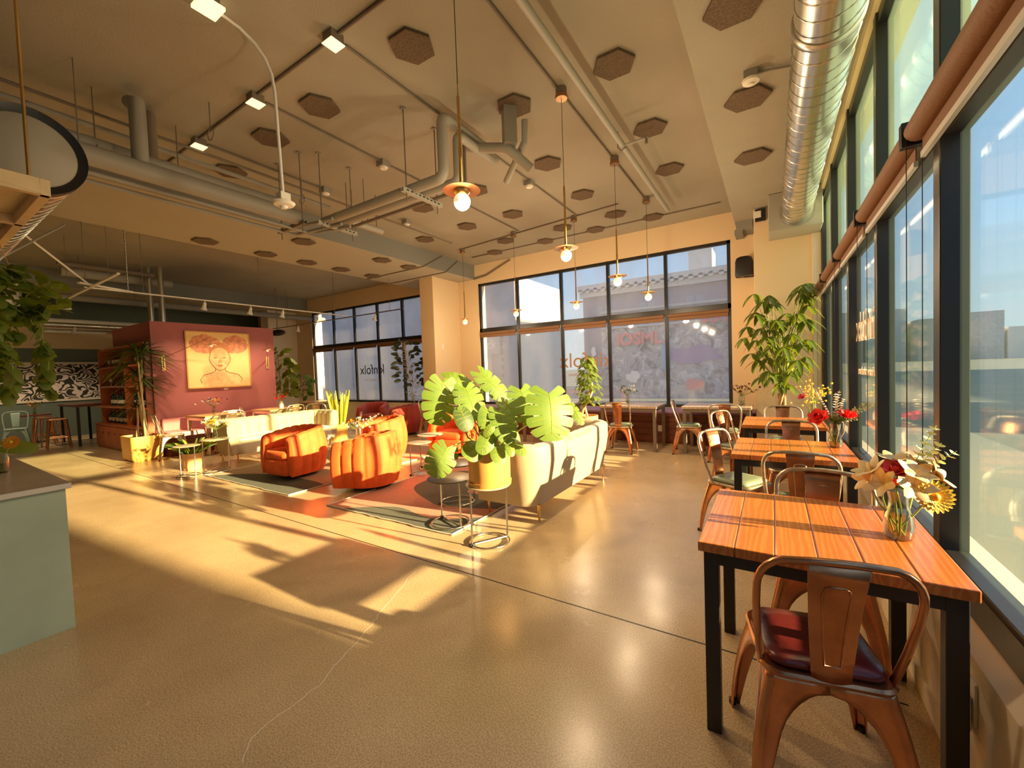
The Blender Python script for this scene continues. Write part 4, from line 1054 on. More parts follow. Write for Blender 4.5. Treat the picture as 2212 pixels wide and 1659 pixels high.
def put_bottle(x, y, z, l):
    global bt
    if bt is None: bt = make_bottle(l); bt.location = (x, y, z)
    else: dup(bt, (x, y, z), rnd.uniform(0, 6), l)
for i in range(10): put_bottle(-13.0+i*.135, sy0+.10+.02*(i % 2), .56, 'dark wine bottle on the lowest open shelf, %s from its left' % NW[i])
for i in range(5): put_bottle(-12.85+i*.17, sy0+.12, .96, 'dark wine bottle on the second open shelf, %s from its left' % NW[i])
for i in range(4): put_bottle(-11.35+i*.17, sy0+.12, .96, 'wine bottle behind the tall spiky plant, %s from the left' % NW[i])
gl = None
mat('amber', (.6, .28, .05), .2)
for i, (x, z) in enumerate(((-12.95, 1.83), (-12.65, 1.83), (-12.5, 1.83), (-12.35, 1.83), (-12.2, 1.83), (-11.2, 1.83), (-12.9, 1.40), (-11.9, 1.40))):
    t = tag(MB().lathe([(0, 0), (.025, .0), (.004, .01), (.004, .07), (.028, .10), (.026, .16), (.0, .15)], (x, sy0+.12, z), 14).build('goblet', M['bottle_label'], None), 'small pale goblet high on the wine shelf, %s of them' % NW[i], 'glass', 'goblets on the wine shelf')
# portrait painting on the purple wall
def wallpt(y, z, off=0): return (BX+off, y, z)
pc = (3.62, 4.835, 1.30, 2.49)
pa = thing('portrait_painting', 'square painting of a girl with two round pink hair puffs on the purple wall', 'painting', (BX, (pc[0]+pc[1])/2, (pc[2]+pc[3])/2))
hw, hh = (pc[1]-pc[0])/2, (pc[3]-pc[2])/2
MB().box(.012, .035, -hw, hw, -hh, hh).build('canvas', mat('canvas', (.90, .62, .25), .7), pa, smooth=0)
fm = MB()
for s in (-1, 1):
    fm.box(.002, .045, s*hw-.012, s*hw+.012, -hh-.012, hh+.012); fm.box(.002, .045, -hw, hw, s*hh-.012, s*hh+.012)
fm.build('frame', M['pot_yellow'], pa, smooth=0)
mat('paint_skin', (.88, .50, .22), .7, var=.25, vscale=9); mat('paint_pink', (.80, .30, .16), .75, var=.35, vscale=14); mat('paint_line', (.38, .10, .03), .7); mat('paint_shadow', (.62, .22, .08), .7); mat('paint_light', (.93, .70, .38), .7)
def flat(P, m_, off, name='painted_shape'):
    return MB().prism(P, 'x', off, off+.0012).build(name, M[m_], pa, smooth=0)
def ell(cy, cz, ry, rz, n=28, a0=0, wob=0, seed=0):
    r = random.Random(seed); return [(cy+ry*math.cos(2*PI*i/n)*(1+r.uniform(-wob, wob)), cz+rz*math.sin(2*PI*i/n)*(1+r.uniform(-wob, wob))) for i in range(n)]
flat([(-.33, -hh+.015), (-.36, -.42), (-.30, -.33), (-.14, -.28), (-.09, -.24), (-.085, -.16), (.085, -.16), (.09, -.24), (.16, -.28), (.34, -.33), (.41, -.42), (.39, -hh+.015)], 'paint_skin', .0355, 'shoulders')
flat(ell(-.27, .34, .29, .20, 30, 0, .07, 1), 'paint_pink', .0362, 'hair_puff'); flat(ell(.32, .35, .26, .20, 30, 0, .07, 2), 'paint_pink', .0362, 'hair_puff')
flat(ell(.0, .20, .205, .18, 28), 'paint_shadow', .037, 'hair_cap')
flat([(.195*math.sin(a)*(1 if math.cos(a) > -.2 else (1-.35*(-math.cos(a)-.2))), .02+.25*math.cos(a)) for a in [2*PI*i/30 for i in range(30)]], 'paint_skin', .038, 'face')
flat(ell(-.20, .03, .025, .05), 'paint_skin', .0375, 'ear'); flat(ell(.20, .03, .025, .05), 'paint_skin', .0375, 'ear')
for s in (-1, 1):
    flat(ell(s*.085, .045, .045, .010), 'paint_shadow', .0392, 'eye'); flat(ell(s*.085, .040, .022, .006), 'paint_line', .0402, 'iris')
    flat([(s*.03, .088), (s*.08, .105), (s*.14, .092), (s*.08, .113)], 'paint_line', .0392, 'eyebrow')
    flat([(s*.04, .056), (s*.085, .066), (s*.135, .05), (s*.085, .060)], 'paint_line', .0405, 'eyelid')
    flat(ell(s*.022, -.052, .014, .008), 'paint_line', .0392, 'nostril')
flat([(-.018, .03), (-.026, -.035), (0, -.05), (.026, -.035), (.018, .03), (.01, -.02), (-.01, -.02)], 'paint_shadow', .0388, 'nose')
flat([(-.06, -.125), (-.025, -.108), (0, -.114), (.025, -.108), (.06, -.125), (0, -.130)], 'paint_line', .0392, 'upper_lip')
flat([(-.055, -.130), (0, -.134), (.055, -.130), (.025, -.155), (-.025, -.155)], 'paint_shadow', .0392, 'lower_lip')
ln = MB()
ln.tube([(.0385, y, z) for y, z in [(-.36, -.5), (-.385, -.42), (-.32, -.325), (-.15, -.275), (-.095, -.235), (-.09, -.17)]], .0055, 4)
ln.tube([(.0385, y, z) for y, z in [(.40, -.5), (.43, -.42), (.35, -.325), (.16, -.275), (.095, -.235), (.09, -.17)]], .0055, 4)
ln.tube([(.0392, .2*math.sin(a)*(1 if math.cos(a) > -.2 else (1-.35*(-math.cos(a)-.2))), .02+.252*math.cos(a)) for a in [PI*.35+PI*1.3*i/24 for i in range(25)]], .005, 4)
ln.build('outline', M['paint_line'], pa)
tag(MB().box(BX+.001, BX+.010, 4.28, 4.37, 1.235, 1.265).build('title_card', M['white_plastic'], None, smooth=0), 'tiny white card on the purple wall below the portrait', 'card')
# swing-arm wall lamps
def wall_lamp(y, label, ext, disc, aup):
    t = thing('wall_lamp', label, 'wall lamp', (BX, y, 1.83), 0, 'brass swing-arm lamps on the purple wall')
    pl = MB(); P = [(.032*math.cos(a), .15*(1 if math.sin(a) > 0 else -1)*.8+.032*math.sin(a)) for a in [2*PI*i/20 for i in range(20)]]
    pl.prism([(y_, z_) for y_, z_ in P], 'x', 0.0, .022); pl.build('back_plate', M['brass'], t, smooth=30)
    e = Vector(ext); MB().tube([(.03, 0, -.10), (.03, 0, .10), tuple(e), (e.x, e.y+.02, e.z-.03), (e.x, e.y+.02, e.z-.14)], .006, 8).build('arm', M['brass_dark'], t)
    MB().lathe([(0, .015), (disc, .0), (disc, -.008), (0, -.004)], (e.x, e.y+.02, e.z-.15), 30).build('shade_disc', M['brass'], t)
    MB().ball((e.x, e.y+.02, e.z-.17), .028, 12).build('bulb', M['opal'], t)
    return t
wall_lamp(3.235, 'brass swing-arm wall lamp left of the portrait, its long arm reaching over it', (.55, .62, .50), .13, 0)
wall_lamp(5.24, 'brass swing-arm wall lamp at the right end of the purple wall', (.6, -.30, .42), .13, 0)
# banquette and tables at the purple wall
bq = thing('banquette', 'low banquette with pink cushions along the purple wall', 'bench', (0, 0, 0))
MB().box(BX+.003, BX+.44, 3.12, 5.38, 0, .36).build('base', M['bench_wood'], bq, smooth=0)
e_ = [3.12, 3.88, 4.63, 5.38]
for i in range(3): MB().box(BX+.005, BX+.47, e_[i]+.005, e_[i+1]-.005, .36, .46).build('seat_cushion', M['pink_cushion'], bq, bevel=.02)
for i in range(3): MB().box(BX+.004, BX+.10, e_[i]+.01, e_[i+1]-.01, .46, .72).build('back_cushion', M['paint_purple'], bq, bevel=.02)
tp = make_table('pale wooden table at the purple wall, left one with the purple and yellow bouquet', M['table_pale'], .78, .72, M['chrome'], 'wooden tables at the purple wall')
tp.location = (-9.62, 3.82, 0); tp.rotation_euler = (0, 0, .06)
dup(tp, (-9.62, 5.05, 0), .03, 'pale wooden table at the purple wall, right one with the white vase', 'wooden tables at the purple wall')
dup(tp, (-10.9, 6.9, 0), .0, 'table with pale legs in front of the left rear window', 'wooden tables at the purple wall')
# ================================================================ mural and far tables
mural = thing('wall_mural', 'wide black and white squiggle mural canvas on the far teal wall', 'painting', (XL, 2.4, 1.57))
def squig():
    m, t, b = node_mat('squiggle')
    tcn = t.nodes.new('ShaderNodeTexCoord'); mp = t.nodes.new('ShaderNodeMapping'); mp.inputs['Scale'].default_value = (1, 1, 1)
    n = t.nodes.new('ShaderNodeTexNoise'); n.inputs['Scale'].default_value = 4.6; n.inputs['Detail'].default_value = 0; n.inputs['Distortion'].default_value = .6
    t.links.new(tcn.outputs['Object'], mp.inputs[0]); t.links.new(mp.outputs[0], n.inputs['Vector'])
    w = t.nodes.new('ShaderNodeMath'); w.operation = 'MULTIPLY'; t.links.new(n.outputs['Fac'], w.inputs[0]); w.inputs[1].default_value = 34
    s_ = t.nodes.new('ShaderNodeMath'); s_.operation = 'SINE'; t.links.new(w.outputs[0], s_.inputs[0])
    g = t.nodes.new('ShaderNodeMath'); g.operation = 'GREATER_THAN'; t.links.new(s_.outputs[0], g.inputs[0]); g.inputs[1].default_value = .15
    r = t.nodes.new('ShaderNodeMix'); r.data_type = 'RGBA'; t.links.new(g.outputs[0], r.inputs['Factor'])
    r.inputs['A'].default_value = (.035, .035, .03, 1); r.inputs['B'].default_value = (.80, .70, .62, 1)
    t.links.new(r.outputs['Result'], b.inputs['Base Color']); b.inputs['Roughness'].default_value = .8
squig()
MB().box(.004, .03, -1.9, 1.42, -.50, .50).build('painted_canvas', M['squiggle'], mural, smooth=0)
bd = MB()
for s in (-1, 1): bd.box(.004, .034, -1.9, 1.42, s*.52-.03, s*.52+.03)
bd.build('border', M['pot_white'], mural, smooth=0)
ht = thing('high_table', 'dark high table with copper stools in the dim area left of the wine shelf', 'table', (-14.6, 2.9, 0))
MB().box(-.9, .7, -.25, .35, .93, .98).build('tabletop', M['bench_wood'], ht, smooth=0)
for x in (-.85, .65):
    for y in (-.2, .3): MB().box(x-.025, x+.025, y-.025, y+.025, 0, .93).build('leg', M['steel_black'], ht, smooth=0)
def make_stool(label):
    t = thing('metal_stool', label, 'stool', (0, 0, 0), 0, 'copper stools at the high table')
    MB().box(-.15, .15, -.15, .15, .66, .69).build('seat', M['copper'], t, smooth=0, bevel=.01)
    for sx in (-1, 1):
        for sy in (-1, 1): MB().tube([(sx*.13, sy*.13, .66), (sx*.19, sy*.19, 0)], [.03, .014], 8).build('leg', M['copper'], t)
    fr = MB()
    for s in (-1, 1): fr.tube([(-.165, s*.165, .25), (.165, s*.165, .25)], .008, 6).tube([(s*.165, -.165, .25), (s*.165, .165, .25)], .008, 6)
    fr.build('foot_rail', M['copper'], t)
    return t
st = make_stool('copper stool at the left end of the dark high table'); st.location = (-15.6, 2.4, 0)
dup(st, (-14.9, 2.35, 0), .2, 'copper stool in front of the middle of the dark high table')
dup(st, (-14.2, 2.4, 0), -.1, 'copper stool at the right end of the dark high table, nearest the wine shelf')
ct = thing('small_table', 'small dim cafe table with a flower vase in front of the mural', 'table', (-16.2, 2.35, 0))
MB().cyl((0, 0, 0), .3, .70, .73, 24).build('tabletop', M['bench_wood'], ct); MB().cyl((0, 0, 0), .02, .02, .70, 10).build('pole', M['steel_black'], ct); MB().cyl((0, 0, 0), .2, 0, .02, 20).build('base', M['steel_black'], ct)
# ================================================================ service counter at left edge
cn = thing('service_counter', 'sage green panelled counter with a brown stone top at the left edge', 'counter', (0, 0, 0))
MB().box(-6.6, -3.565, -2.2, .615, 0, .84).build('cabinet', M['counter_green'], cn, smooth=0)
MB().box(-6.64, -3.545, -2.22, .635, .84, .872).build('worktop', M['counter_top'], cn, smooth=0)
MB().box(-3.552, -3.542, -2.22, .637, .842, .871).box(-6.6, -3.545, .627, .637, .842, .871).build('edge_strip', M['pot_white'], cn, smooth=0)
# hanging birch tray
tr_ = thing('hanging_tray', 'pale wooden open tray shelf hung from rods at the upper left edge', 'hanging shelf', (-3.37, .61, 2.50))
f = MB(); L_ = 3.2; D_ = .75
f.box(-L_, 0, -.04, 0, 0, .09).box(-L_, 0, -D_, -D_+.04, 0, .09).box(-.04, 0, -D_, 0, 0, .09)
for x in (-.75, -1.5, -2.25, -3.16): f.box(x-.02, x+.02, -D_, 0, .0, .06)
f.build('frame', M['birch'], tr_, smooth=0, bevel=.003)
MB().box(-L_+.03, -.03, -D_+.03, -.03, .06, .075).build('panel', M['birch'], tr_, smooth=0)
for x, y in ((-.30, -.03), (-.30, -D_+.05), (-2.5, -.03)): MB().cyl((x, y, 0), .008, .09, ZC-2.50, 8).build('rod', M['brass'], tr_)
sg = thing('sign_holder', 'clear upright sign holder at the left edge of the counter', 'sign holder', (-4.05, .30, .872))
MB().box(-.05, .05, -.12, .12, 0, .01).build('base', M['white_plastic'], sg, smooth=0); MB().box(-.003, .003, -.11, .11, .01, .30).build('panel', M['vase_glass'], sg, smooth=0)
MB().box(-.006, .006, .10, .115, .01, .60).build('post', M['steel_black'], sg, smooth=0)
# ================================================================ round side tables
def make_side(label, h=.50, r=.19, g='round-topped side tables with ring bases', topm='chrome'):
    t = thing('side_table', label, 'side table', (0, 0, 0), 0, g)
    MB().lathe([(0, h-.012), (r-.006, h-.012), (r, h-.006), (r, h-.001), (r-.004, h), (0, h)], (0, 0, 0), 40).build('tabletop', M[topm], t, smooth=40)
    rb = r*.86
    MB().tube([(rb*math.cos(2*PI*k/40), rb*math.sin(2*PI*k/40), .012) for k in range(40)], .0075, 8, closed=True).build('base_ring', M['chrome'], t, smooth=60)
    MB().tube([(-rb, 0, .014), (rb*.98, 0, .014)], .0075, 8).build('cross_bar', M['chrome'], t)
    for s in (-1, 1): MB().tube([(s*rb, 0, .012), (s*rb, 0, h-.012)], .0085, 8).build('leg', M['chrome'], t)
    MB().box(-rb-.02, -rb+.02, -.012, .012, .0, .022).build('clamp', M['black_plastic'], t, smooth=0)
    return t
mat('top_dark', (.10, .075, .04), .3); mat('top_pale', (.62, .50, .34), .35)
s1 = make_side('round side table nearest the camera carrying the yellow monstera pot', topm='top_pale'); s1.location = (-2.035, 2.775, 0); s1.rotation_euler = (0, 0, math.radians(60))
s2 = make_side('dark-topped round side table just left of the monstera table', .44, .21, topm='top_dark'); s2.location = (-2.60, 2.93, .012); s2.rotation_euler = (0, 0, math.radians(-20))
s3 = make_side('pale-topped round side table left of the chair facing the camera, lower one', .46, .17, topm='top_pale'); s3.location = (-4.28, 4.22, 0.003); s3.rotation_euler = (0, 0, 1.2)
dup(s3, (-4.40, 4.56, .003), .4, 'pale-topped round side table left of the chair facing the camera, rear one', sc=1.12)
dup(s2, (-2.95, 3.45, .012), .8, 'dark round side table top just under the drooping monstera leaf')
dup(s3, (-7.58, 2.60, .003), .3, 'round side table beside the low pot of striped leaves', sc=1.02)
dup(s3, (-7.46, 2.94, .003), 1.3, 'taller round side table with yellow flowers at the left sofa arm', sc=1.14)
dup(s3, (-5.35, 4.02, .012), .3, 'round side table with the eucalyptus vase between the orange chairs', sc=1.0)
dup(s3, (-3.02, 5.55, .012), .3, 'small white-topped round table behind the monstera, near the bench', sc=1.0)
# ================================================================ rugs
def rug(name, label, x0, x1, y0, y1, polys, base):
    t = thing(name, label, 'rug', (0, 0, 0), 0, 'patterned rugs with white piping')
    MB().box(x0, x1, y0, y1, .0006, .008).build('field', M[base], t, smooth=0)
    for i, (m_, P) in enumerate(polys):
        z = .0085+.0009*i
        MB().prism(P, 'z', .007, z).build('woven_shape', M[m_], t, smooth=0)
    r = random.Random(3); b = []
    for (ax, ay), (bx, by) in (((x0, y0), (x1, y0)), ((x1, y0), (x1, y1)), ((x1, y1), (x0, y1)), ((x0, y1), (x0, y0))):
        for k in range(24): b.append((ax+(bx-ax)*k/24+r.uniform(-.008, .008), ay+(by-ay)*k/24+r.uniform(-.008, .008), .008))
    MB().tube(b, .0075, 6, closed=True).build('piping', M['pot_white'], t)
mat('rug_green', (.115, .12, .085), .95, bump=.5, bscale=250, var=.15, vscale=60); mat('rug_pink', (.60, .27, .17), .95, bump=.5, bscale=250, var=.1, vscale=60); mat('rug_tan', (.55, .38, .22), .95, bump=.5, bscale=250, var=.1, vscale=60)
def curvepoly(P, n=8):
    # Catmull-Rom closed smoothing
    Q = []; m = len(P)
    for i in range(m):
        p0, p1, p2, p3 = [Vector((*P[(i+k-1) % m], 0)) for k in range(4)]
        for j in range(n):
            u = j/n; q = .5*((2*p1)+(-p0+p2)*u+(2*p0-5*p1+4*p2-p3)*u*u+(-p0+3*p1-3*p2+p3)*u*u*u); Q.append((q.x, q.y))
    return Q
def clip(P, x0, x1, y0, y1): return [(min(max(x, x0), x1), min(max(y, y0), y1)) for x, y in P]
rx0, rx1, ry0, ry1 = -4.24, -2.42, 2.72, 5.1
rug('area_rug', 'pink and dark green curved-pattern rug with white piping, nearest the monstera table', rx0, rx1, ry0, ry1, [
    ('rug_green', clip(curvepoly([(-3.95, 2.6), (-3.5, 3.02), (-3.0, 2.95), (-2.75, 2.98), (-2.35, 3.2), (-2.3, 2.6)]), rx0, rx1, ry0, ry1)),
    ('rug_green', clip(curvepoly([(-3.9, 3.75), (-3.3, 3.35), (-2.95, 3.30), (-2.3, 3.6), (-2.3, 4.4), (-3.1, 4.3), (-3.8, 4.6)]), rx0, rx1, ry0, ry1)),
    ('rug_pink', clip(curvepoly([(-3.1, 3.8), (-2.6, 3.9), (-2.5, 4.3), (-3.0, 4.2)]), rx0, rx1, ry0, ry1))], 'rug_pink')
qx0, qx1 = -7.35, -5.05
rug('area_rug', 'dark green and tan rug with white piping under the left orange chair', qx0, qx1, 2.73, 5.2, [
    ('rug_green', clip(curvepoly([(-7.1, 2.6), (-6.9, 3.0), (-6.2, 3.25), (-5.0, 3.2), (-4.9, 2.6)]), qx0, qx1, 2.73, 5.2))], 'rug_tan')
# ================================================================ plants
def frame_of(d, up):
    d = Vector(d).normalized(); up = Vector(up); up = up-d*up.dot(d)
    if up.length < 1e-4: up = d.orthogonal()
    up.normalize(); return d, up, d.cross(up)
def simple_leaf(mb, c, d, up, L, W, droop=.25, fold=.15, n=6, k=.85):
    d, up, s = frame_of(d, up); rows = []; c = Vector(c)
    for i in range(n+1):
        q = i/n; w = W*math.sin(PI*(.04+.93*q))**k; o_ = c+d*(L*q)-Vector((0, 0, 1))*(droop*L*q*q)
        rows.append([o_-s*w+up*w*fold, o_-s*w*.5+up*w*fold*.4, o_, o_+s*w*.5+up*w*fold*.4, o_+s*w+up*w*fold])
    mb.grid(rows)
def monstera_leaf(mb, c, d, up, L, W, split=True, droop=.25, curl=.35, seed=0, holes=True):
    # heart-shaped leaf; margin lobes separated by deep slits, small holes along the midrib
    rd = random.Random(seed); d, up, s = frame_of(d, up); c = Vector(c)
    def P(x, y):
        b = -droop*max(0, y)**2/max(L, .01)*1.0-curl*x*x/max(W, .01)*.6
        return c+s*x+d*y+up*b
    def edge(t):
        a = math.radians(22+158*t); return (W*math.sin(a)**.75, L*(.36-.64*math.cos(a)))
    for sg in (-1, 1):
        nl = 6; N = nl*6
        def node(t, u, sh=0):
            ex, ey = edge(min(1, max(0, t+sh))); my = max(0, t)*L*.97
            my = my if t > .02 else 0
            return P(sg*(ex*u), my*(1-u)+ey*u)
        if not split:
            mb.grid([[node(i/14, u/4) for u in range(5)] for i in range(15)]); continue
        rows = [[node(i/N, u) for u in (0, .12, .24, .34)] for i in range(N+1)]; mb.grid(rows)
        for l in range(nl):
            t0 = l/nl; t1 = (l+1)/nl; G = []
            for j in range(6):
                q = j/5; row = []
                for u in (.34, .46, .62, .80, .93, 1.0):
                    g = 0 if u < .4 else (.004+.030*(u-.5))
                    end = 1.0 if u < .93 else (1-.05*(2*q-1)**2)
                    if l == nl-1: tt = t0+g+(t1-t0-g)*q
                    else: tt = t0+g*(1 if l else 0)+(t1-t0-g*(2 if l else 1))*q
                    row.append(node(tt, u*end, -.0))
                G.append(row)
            mb.grid(G)
def leaf_veins(mb, c, d, up, L, W, droop=.25, curl=.35):
    d, up, s = frame_of(d, up); c = Vector(c)
    def P(x, y): return c+s*x+d*y+up*(-droop*max(0, y)**2/max(L, .01)-curl*x*x/max(W, .01)*.6+.0016)
    mb.tube([P(0, L*q/8) for q in range(8)], [.0022-.0002*q for q in range(8)], 5)
    for sg in (-1, 1):
        for k in range(6):
            a = math.radians(22+158*(k+.5)/6); ex, ey = W*math.sin(a)**.75*.82, L*(.36-.64*math.cos(a)); my = (k+.5)/6*L*.9
            ey = my+(ey-my)*.82
            mb.tube([P(sg*ex*q/5, my+(ey-my)*q/5) for q in range(6)], .0011, 4)
def petiole(mb, a, b, r=.006, sag=.06):
    a, b = Vector(a), Vector(b); m = (a+b)/2+Vector((0, 0, sag)); mb.tube([a*(1-q)**2+m*2*q*(1-q)+b*q*q for q in [i/8 for i in range(9)]], [r*(1.15-.4*i/8) for i in range(9)], 7)
def pot_round(t, r0, r1, h, mt, saucer=True, soil=True, name='pot', lip=0):
    b0 = .0 if not saucer else .018
    MB().lathe([(0, b0), (r0, b0), (r0+.004, b0+.01), (r1, h), (r1-.012, h), (r1-.016, h-.05), (r0-.01, h-.06)], (0, 0, 0), 48).build(name, M[mt], t, smooth=40)
    if saucer: MB().lathe([(0, 0), (r0+.008, 0), (r0+.014, .036), (r0+.006, .036), (r0+.004, .015), (0, .015)], (0, 0, 0), 48).build('saucer', M[mt], t, smooth=40)
    if soil: MB().lathe([(0, h-.03), (r1-.014, h-.035)], (0, 0, 0), 30).build('soil', M['soil'], t)
def D(px, py, depth):
    v = pxray(px, py); return Vector((0, 0, CAM_H))+v*(depth/F_PX)
# ------------------------------------------------ monstera
MO = Vector((-2.018, 2.778, .5))
mt_ = thing('potted_monstera', 'big monstera in a mustard yellow pot on the front round side table', 'potted plant', MO)
pot_round(mt_, .17, .178, .335, 'pot_yellow')
ML = [((957, 827), (950, 895), 3.42, 3.30, .62, 1), ((960, 818), (1004, 822), 3.62, 3.60, .60, 1), ((1006, 838), (1028, 884), 3.35, 3.22, .62, 1), ((1038, 806), (1094, 850), 3.60, 3.50, .36, 1),
      ((1125, 842), (1146, 893), 3.30, 3.18, .66, 1), ((1186, 850), (1199, 925), 3.05, 2.92, .78, 1), ((1228, 872), (1256, 900), 3.25, 3.15, .34, 1), ((996, 888), (1012, 918), 3.10, 3.05, .62, 0),
      ((1054, 884), (1052, 918), 3.15, 3.08, .55, 0), ((1078, 886), (1102, 936), 3.15, 3.05, .55, 1), ((1084, 868), (1112, 892), 3.35, 3.3, .5, 1), ((1030, 962), (1016, 980), 3.20, 3.10, .75, 0),
      ((1062, 936), (1044, 966), 3.15, 3.05, .5, 0), ((1078, 962), (1080, 988), 3.15, 3.06, .6, 0), ((1104, 952), (1128, 970), 3.2, 3.12, .42, 0), ((966, 968), (942, 1014), 3.15, 3.05, .72, 1),
      ((1062, 922), (1050, 938), 3.05, 3.02, .5, 0), ((1000, 826), (1036, 846), 3.7, 3.65, .5, 1), ((1100, 960), (1106, 978), 3.1, 3.05, .5, 0), ((1040, 955), (1062, 962), 3.2, 3.12, .4, 0), ((1090, 905), (1112, 915), 3.5, 3.45, .5, 0), ((1116, 955), (1108, 925), 3.5, 3.5, .4, 0)]
st_m = MB(); root = Vector((0, 0, .31))
for i, (a, b, da, db, wf, sp_) in enumerate(ML):
    A = D(a[0], a[1], da)-MO; B = D(b[0], b[1], db)-MO; d = B-A; L = d.length*1.08
    up = Vector((0, 0, 1))*.55+(Vector((0, 0, CAM_H))-MO-A).normalized()*.9+Vector((.5, 0, .1))
    L *= 1.12; Wd = L*wf*(.74 if sp_ else .80); mb = MB(); monstera_leaf(mb, A, d, up, L, Wd, bool(sp_), droop=.32, seed=i)
    lo_ = mb.build('leaf', M['leaf_monstera' if i != 7 else 'leaf_dark'], mt_, smooth=70)
    vb = MB(); leaf_veins(vb, A, d, up, L, Wd, droop=.32); vb.build('veins', M['leaf_yellow'], lo_)
    r_ = root+Vector((random.Random(i).uniform(-.07, .07), random.Random(i+9).uniform(-.07, .07), 0))
    petiole(st_m, r_, A, .0055, .05 if A.z > .4 else .10)
st_m.tube([root+Vector((-.05, 0, 0)), root+Vector((-.2, -.02, .07)), root+Vector((-.30, .0, .28)), root+Vector((-.32, .02, .5))], .008, 7)
st_m.build('stems', M['stem_green'], mt_, smooth=60)
# ------------------------------------------------ money tree in the corner
mt2 = thing('potted_money_tree', 'tall money tree with drooping hand-shaped leaves in the corner by the pillar', 'potted plant', (.10, 6.88, 0))
pot_round(mt2, .16, .20, .36, 'terracotta')
T0 = Vector((.10, 6.88, 0)); tr = MB(); crown = atY(1688, 850, 6.88)-T0
for k in range(3):
    tr.tube([(.03*math.cos(2*PI*k/3+q*5), .03*math.sin(2*PI*k/3+q*5), .33+(crown.z-.33)*q) for q in [i/14 for i in range(15)]], .024, 8)
tr.build('trunk', M['bark'], mt2, smooth=60)
MC = [(385,250,1),(560,265,0),(500,340,1),(625,350,2),(400,470,1),(440,490,2),(580,560,1),(640,560,1),(780,480,2),(900,480,2),(310,640,0),(460,660,0),(270,770,0),(400,800,0),(540,760,0),(660,730,0),(610,840,1),(820,720,0),(960,140,1),(1040,120,1),(920,210,0),(1060,260,2),(1170,170,2),(1140,370,2),(1160,540,2),(1000,570,1),(980,820,2),(1060,790,1),(860,850,1),(740,880,0),(620,880,0),(480,920,0),(350,960,0),(430,1040,0),(560,1010,0),(740,1050,2),(900,1040,2),(960,1060,1),(880,1150,2),(540,1170,0),(650,1200,0),(770,1320,2),(720,1290,2),(820,1190,1),(470,1240,0),(1000,1000,1),(700,560,0),(840,570,1),(600,660,0),(760,980,1)]
lf = MB(); br = MB(); ly = MB(); rd = random.Random(12)
for i, (zx, zy, lit) in enumerate(MC):
    px, py = 1560+zx/5.53, 590+zy/5.53; y = 6.88+rd.uniform(-.42, .28)
    if px > 1740: y = min(y, 6.85)
    p_ = atY(px, py, y)-T0; p_.x = min(p_.x, .30)
    q_ = Vector((p_.x*.25, p_.y*.25, crown.z+(p_.z-crown.z)*.45)); br.tube([(0, 0, crown.z-.05), q_, p_], [.010, .006, .003], 6)
    n = 5+(i % 2)
    for k in range(n):
        a = 2*PI*k/n+rd.uniform(-.2, .2); d = Vector((math.cos(a), math.sin(a), -.45+rd.uniform(-.25, .25)))
        simple_leaf(ly if i == 35 else lf, p_, d, (0, 0, 1), rd.uniform(.15, .21), .033, .55, .25, 6)
lf.build('foliage', M['leaf_money'], mt2, smooth=70); ly.build('yellow_leaf', M['leaf_yellow'], mt2, smooth=70); br.build('branches', M['stem_green'], mt2)
# ------------------------------------------------ vine plant on a twisted trunk behind the right sofa
vp = atY(1280, 906, 5.70); V0 = Vector((-2.33, 5.70, 0))
v = thing('potted_vine', 'bushy leafy plant on a twisted trunk in a terracotta pot behind the right sofa', 'potted plant', V0)
MB().cyl((0, 0, 0), .16, 0, .42, 24).build('stand', M['bench_wood'], v)
MB().lathe([(.0, .42), (.13, .42), (.155, .44), (.165, .735), (.150, .735), (.145, .70), (0, .69)], (0, 0, 0), 36).build('pot', M['terracotta'], v, smooth=40)
tk = MB(); tk.tube([(-.09, 0, .70), (-.05, 0, .85), (.04, 0, .98), (.10, 0, 1.10), (.08, 0, 1.25)], .022, 8).tube([(.0, .03, .70), (-.04, .03, .86), (.02, -.02, 1.0), (.10, .0, 1.15), (.04, 0, 1.3)], .018, 8); tk.build('trunk', M['bark_pale'], v, smooth=60)
fm_ = MB(); rd = random.Random(8)
for i in range(210):
    z = rd.uniform(.92, 1.62); q = (z-.92)/.7; r = .05+.13*math.sin(PI*min(1, .25+.75*q))*rd.uniform(.5, 1.1); a = rd.uniform(0, 2*PI)
    simple_leaf(fm_, (r*math.cos(a)*.9+(.05-.02*q), r*math.sin(a)*.8, z), (math.cos(a), math.sin(a), -.6), (0, 0, 1), rd.uniform(.05, .085), .028, .3, .1, 4)
fm_.build('foliage', M['leaf_mid'], v, smooth=70)
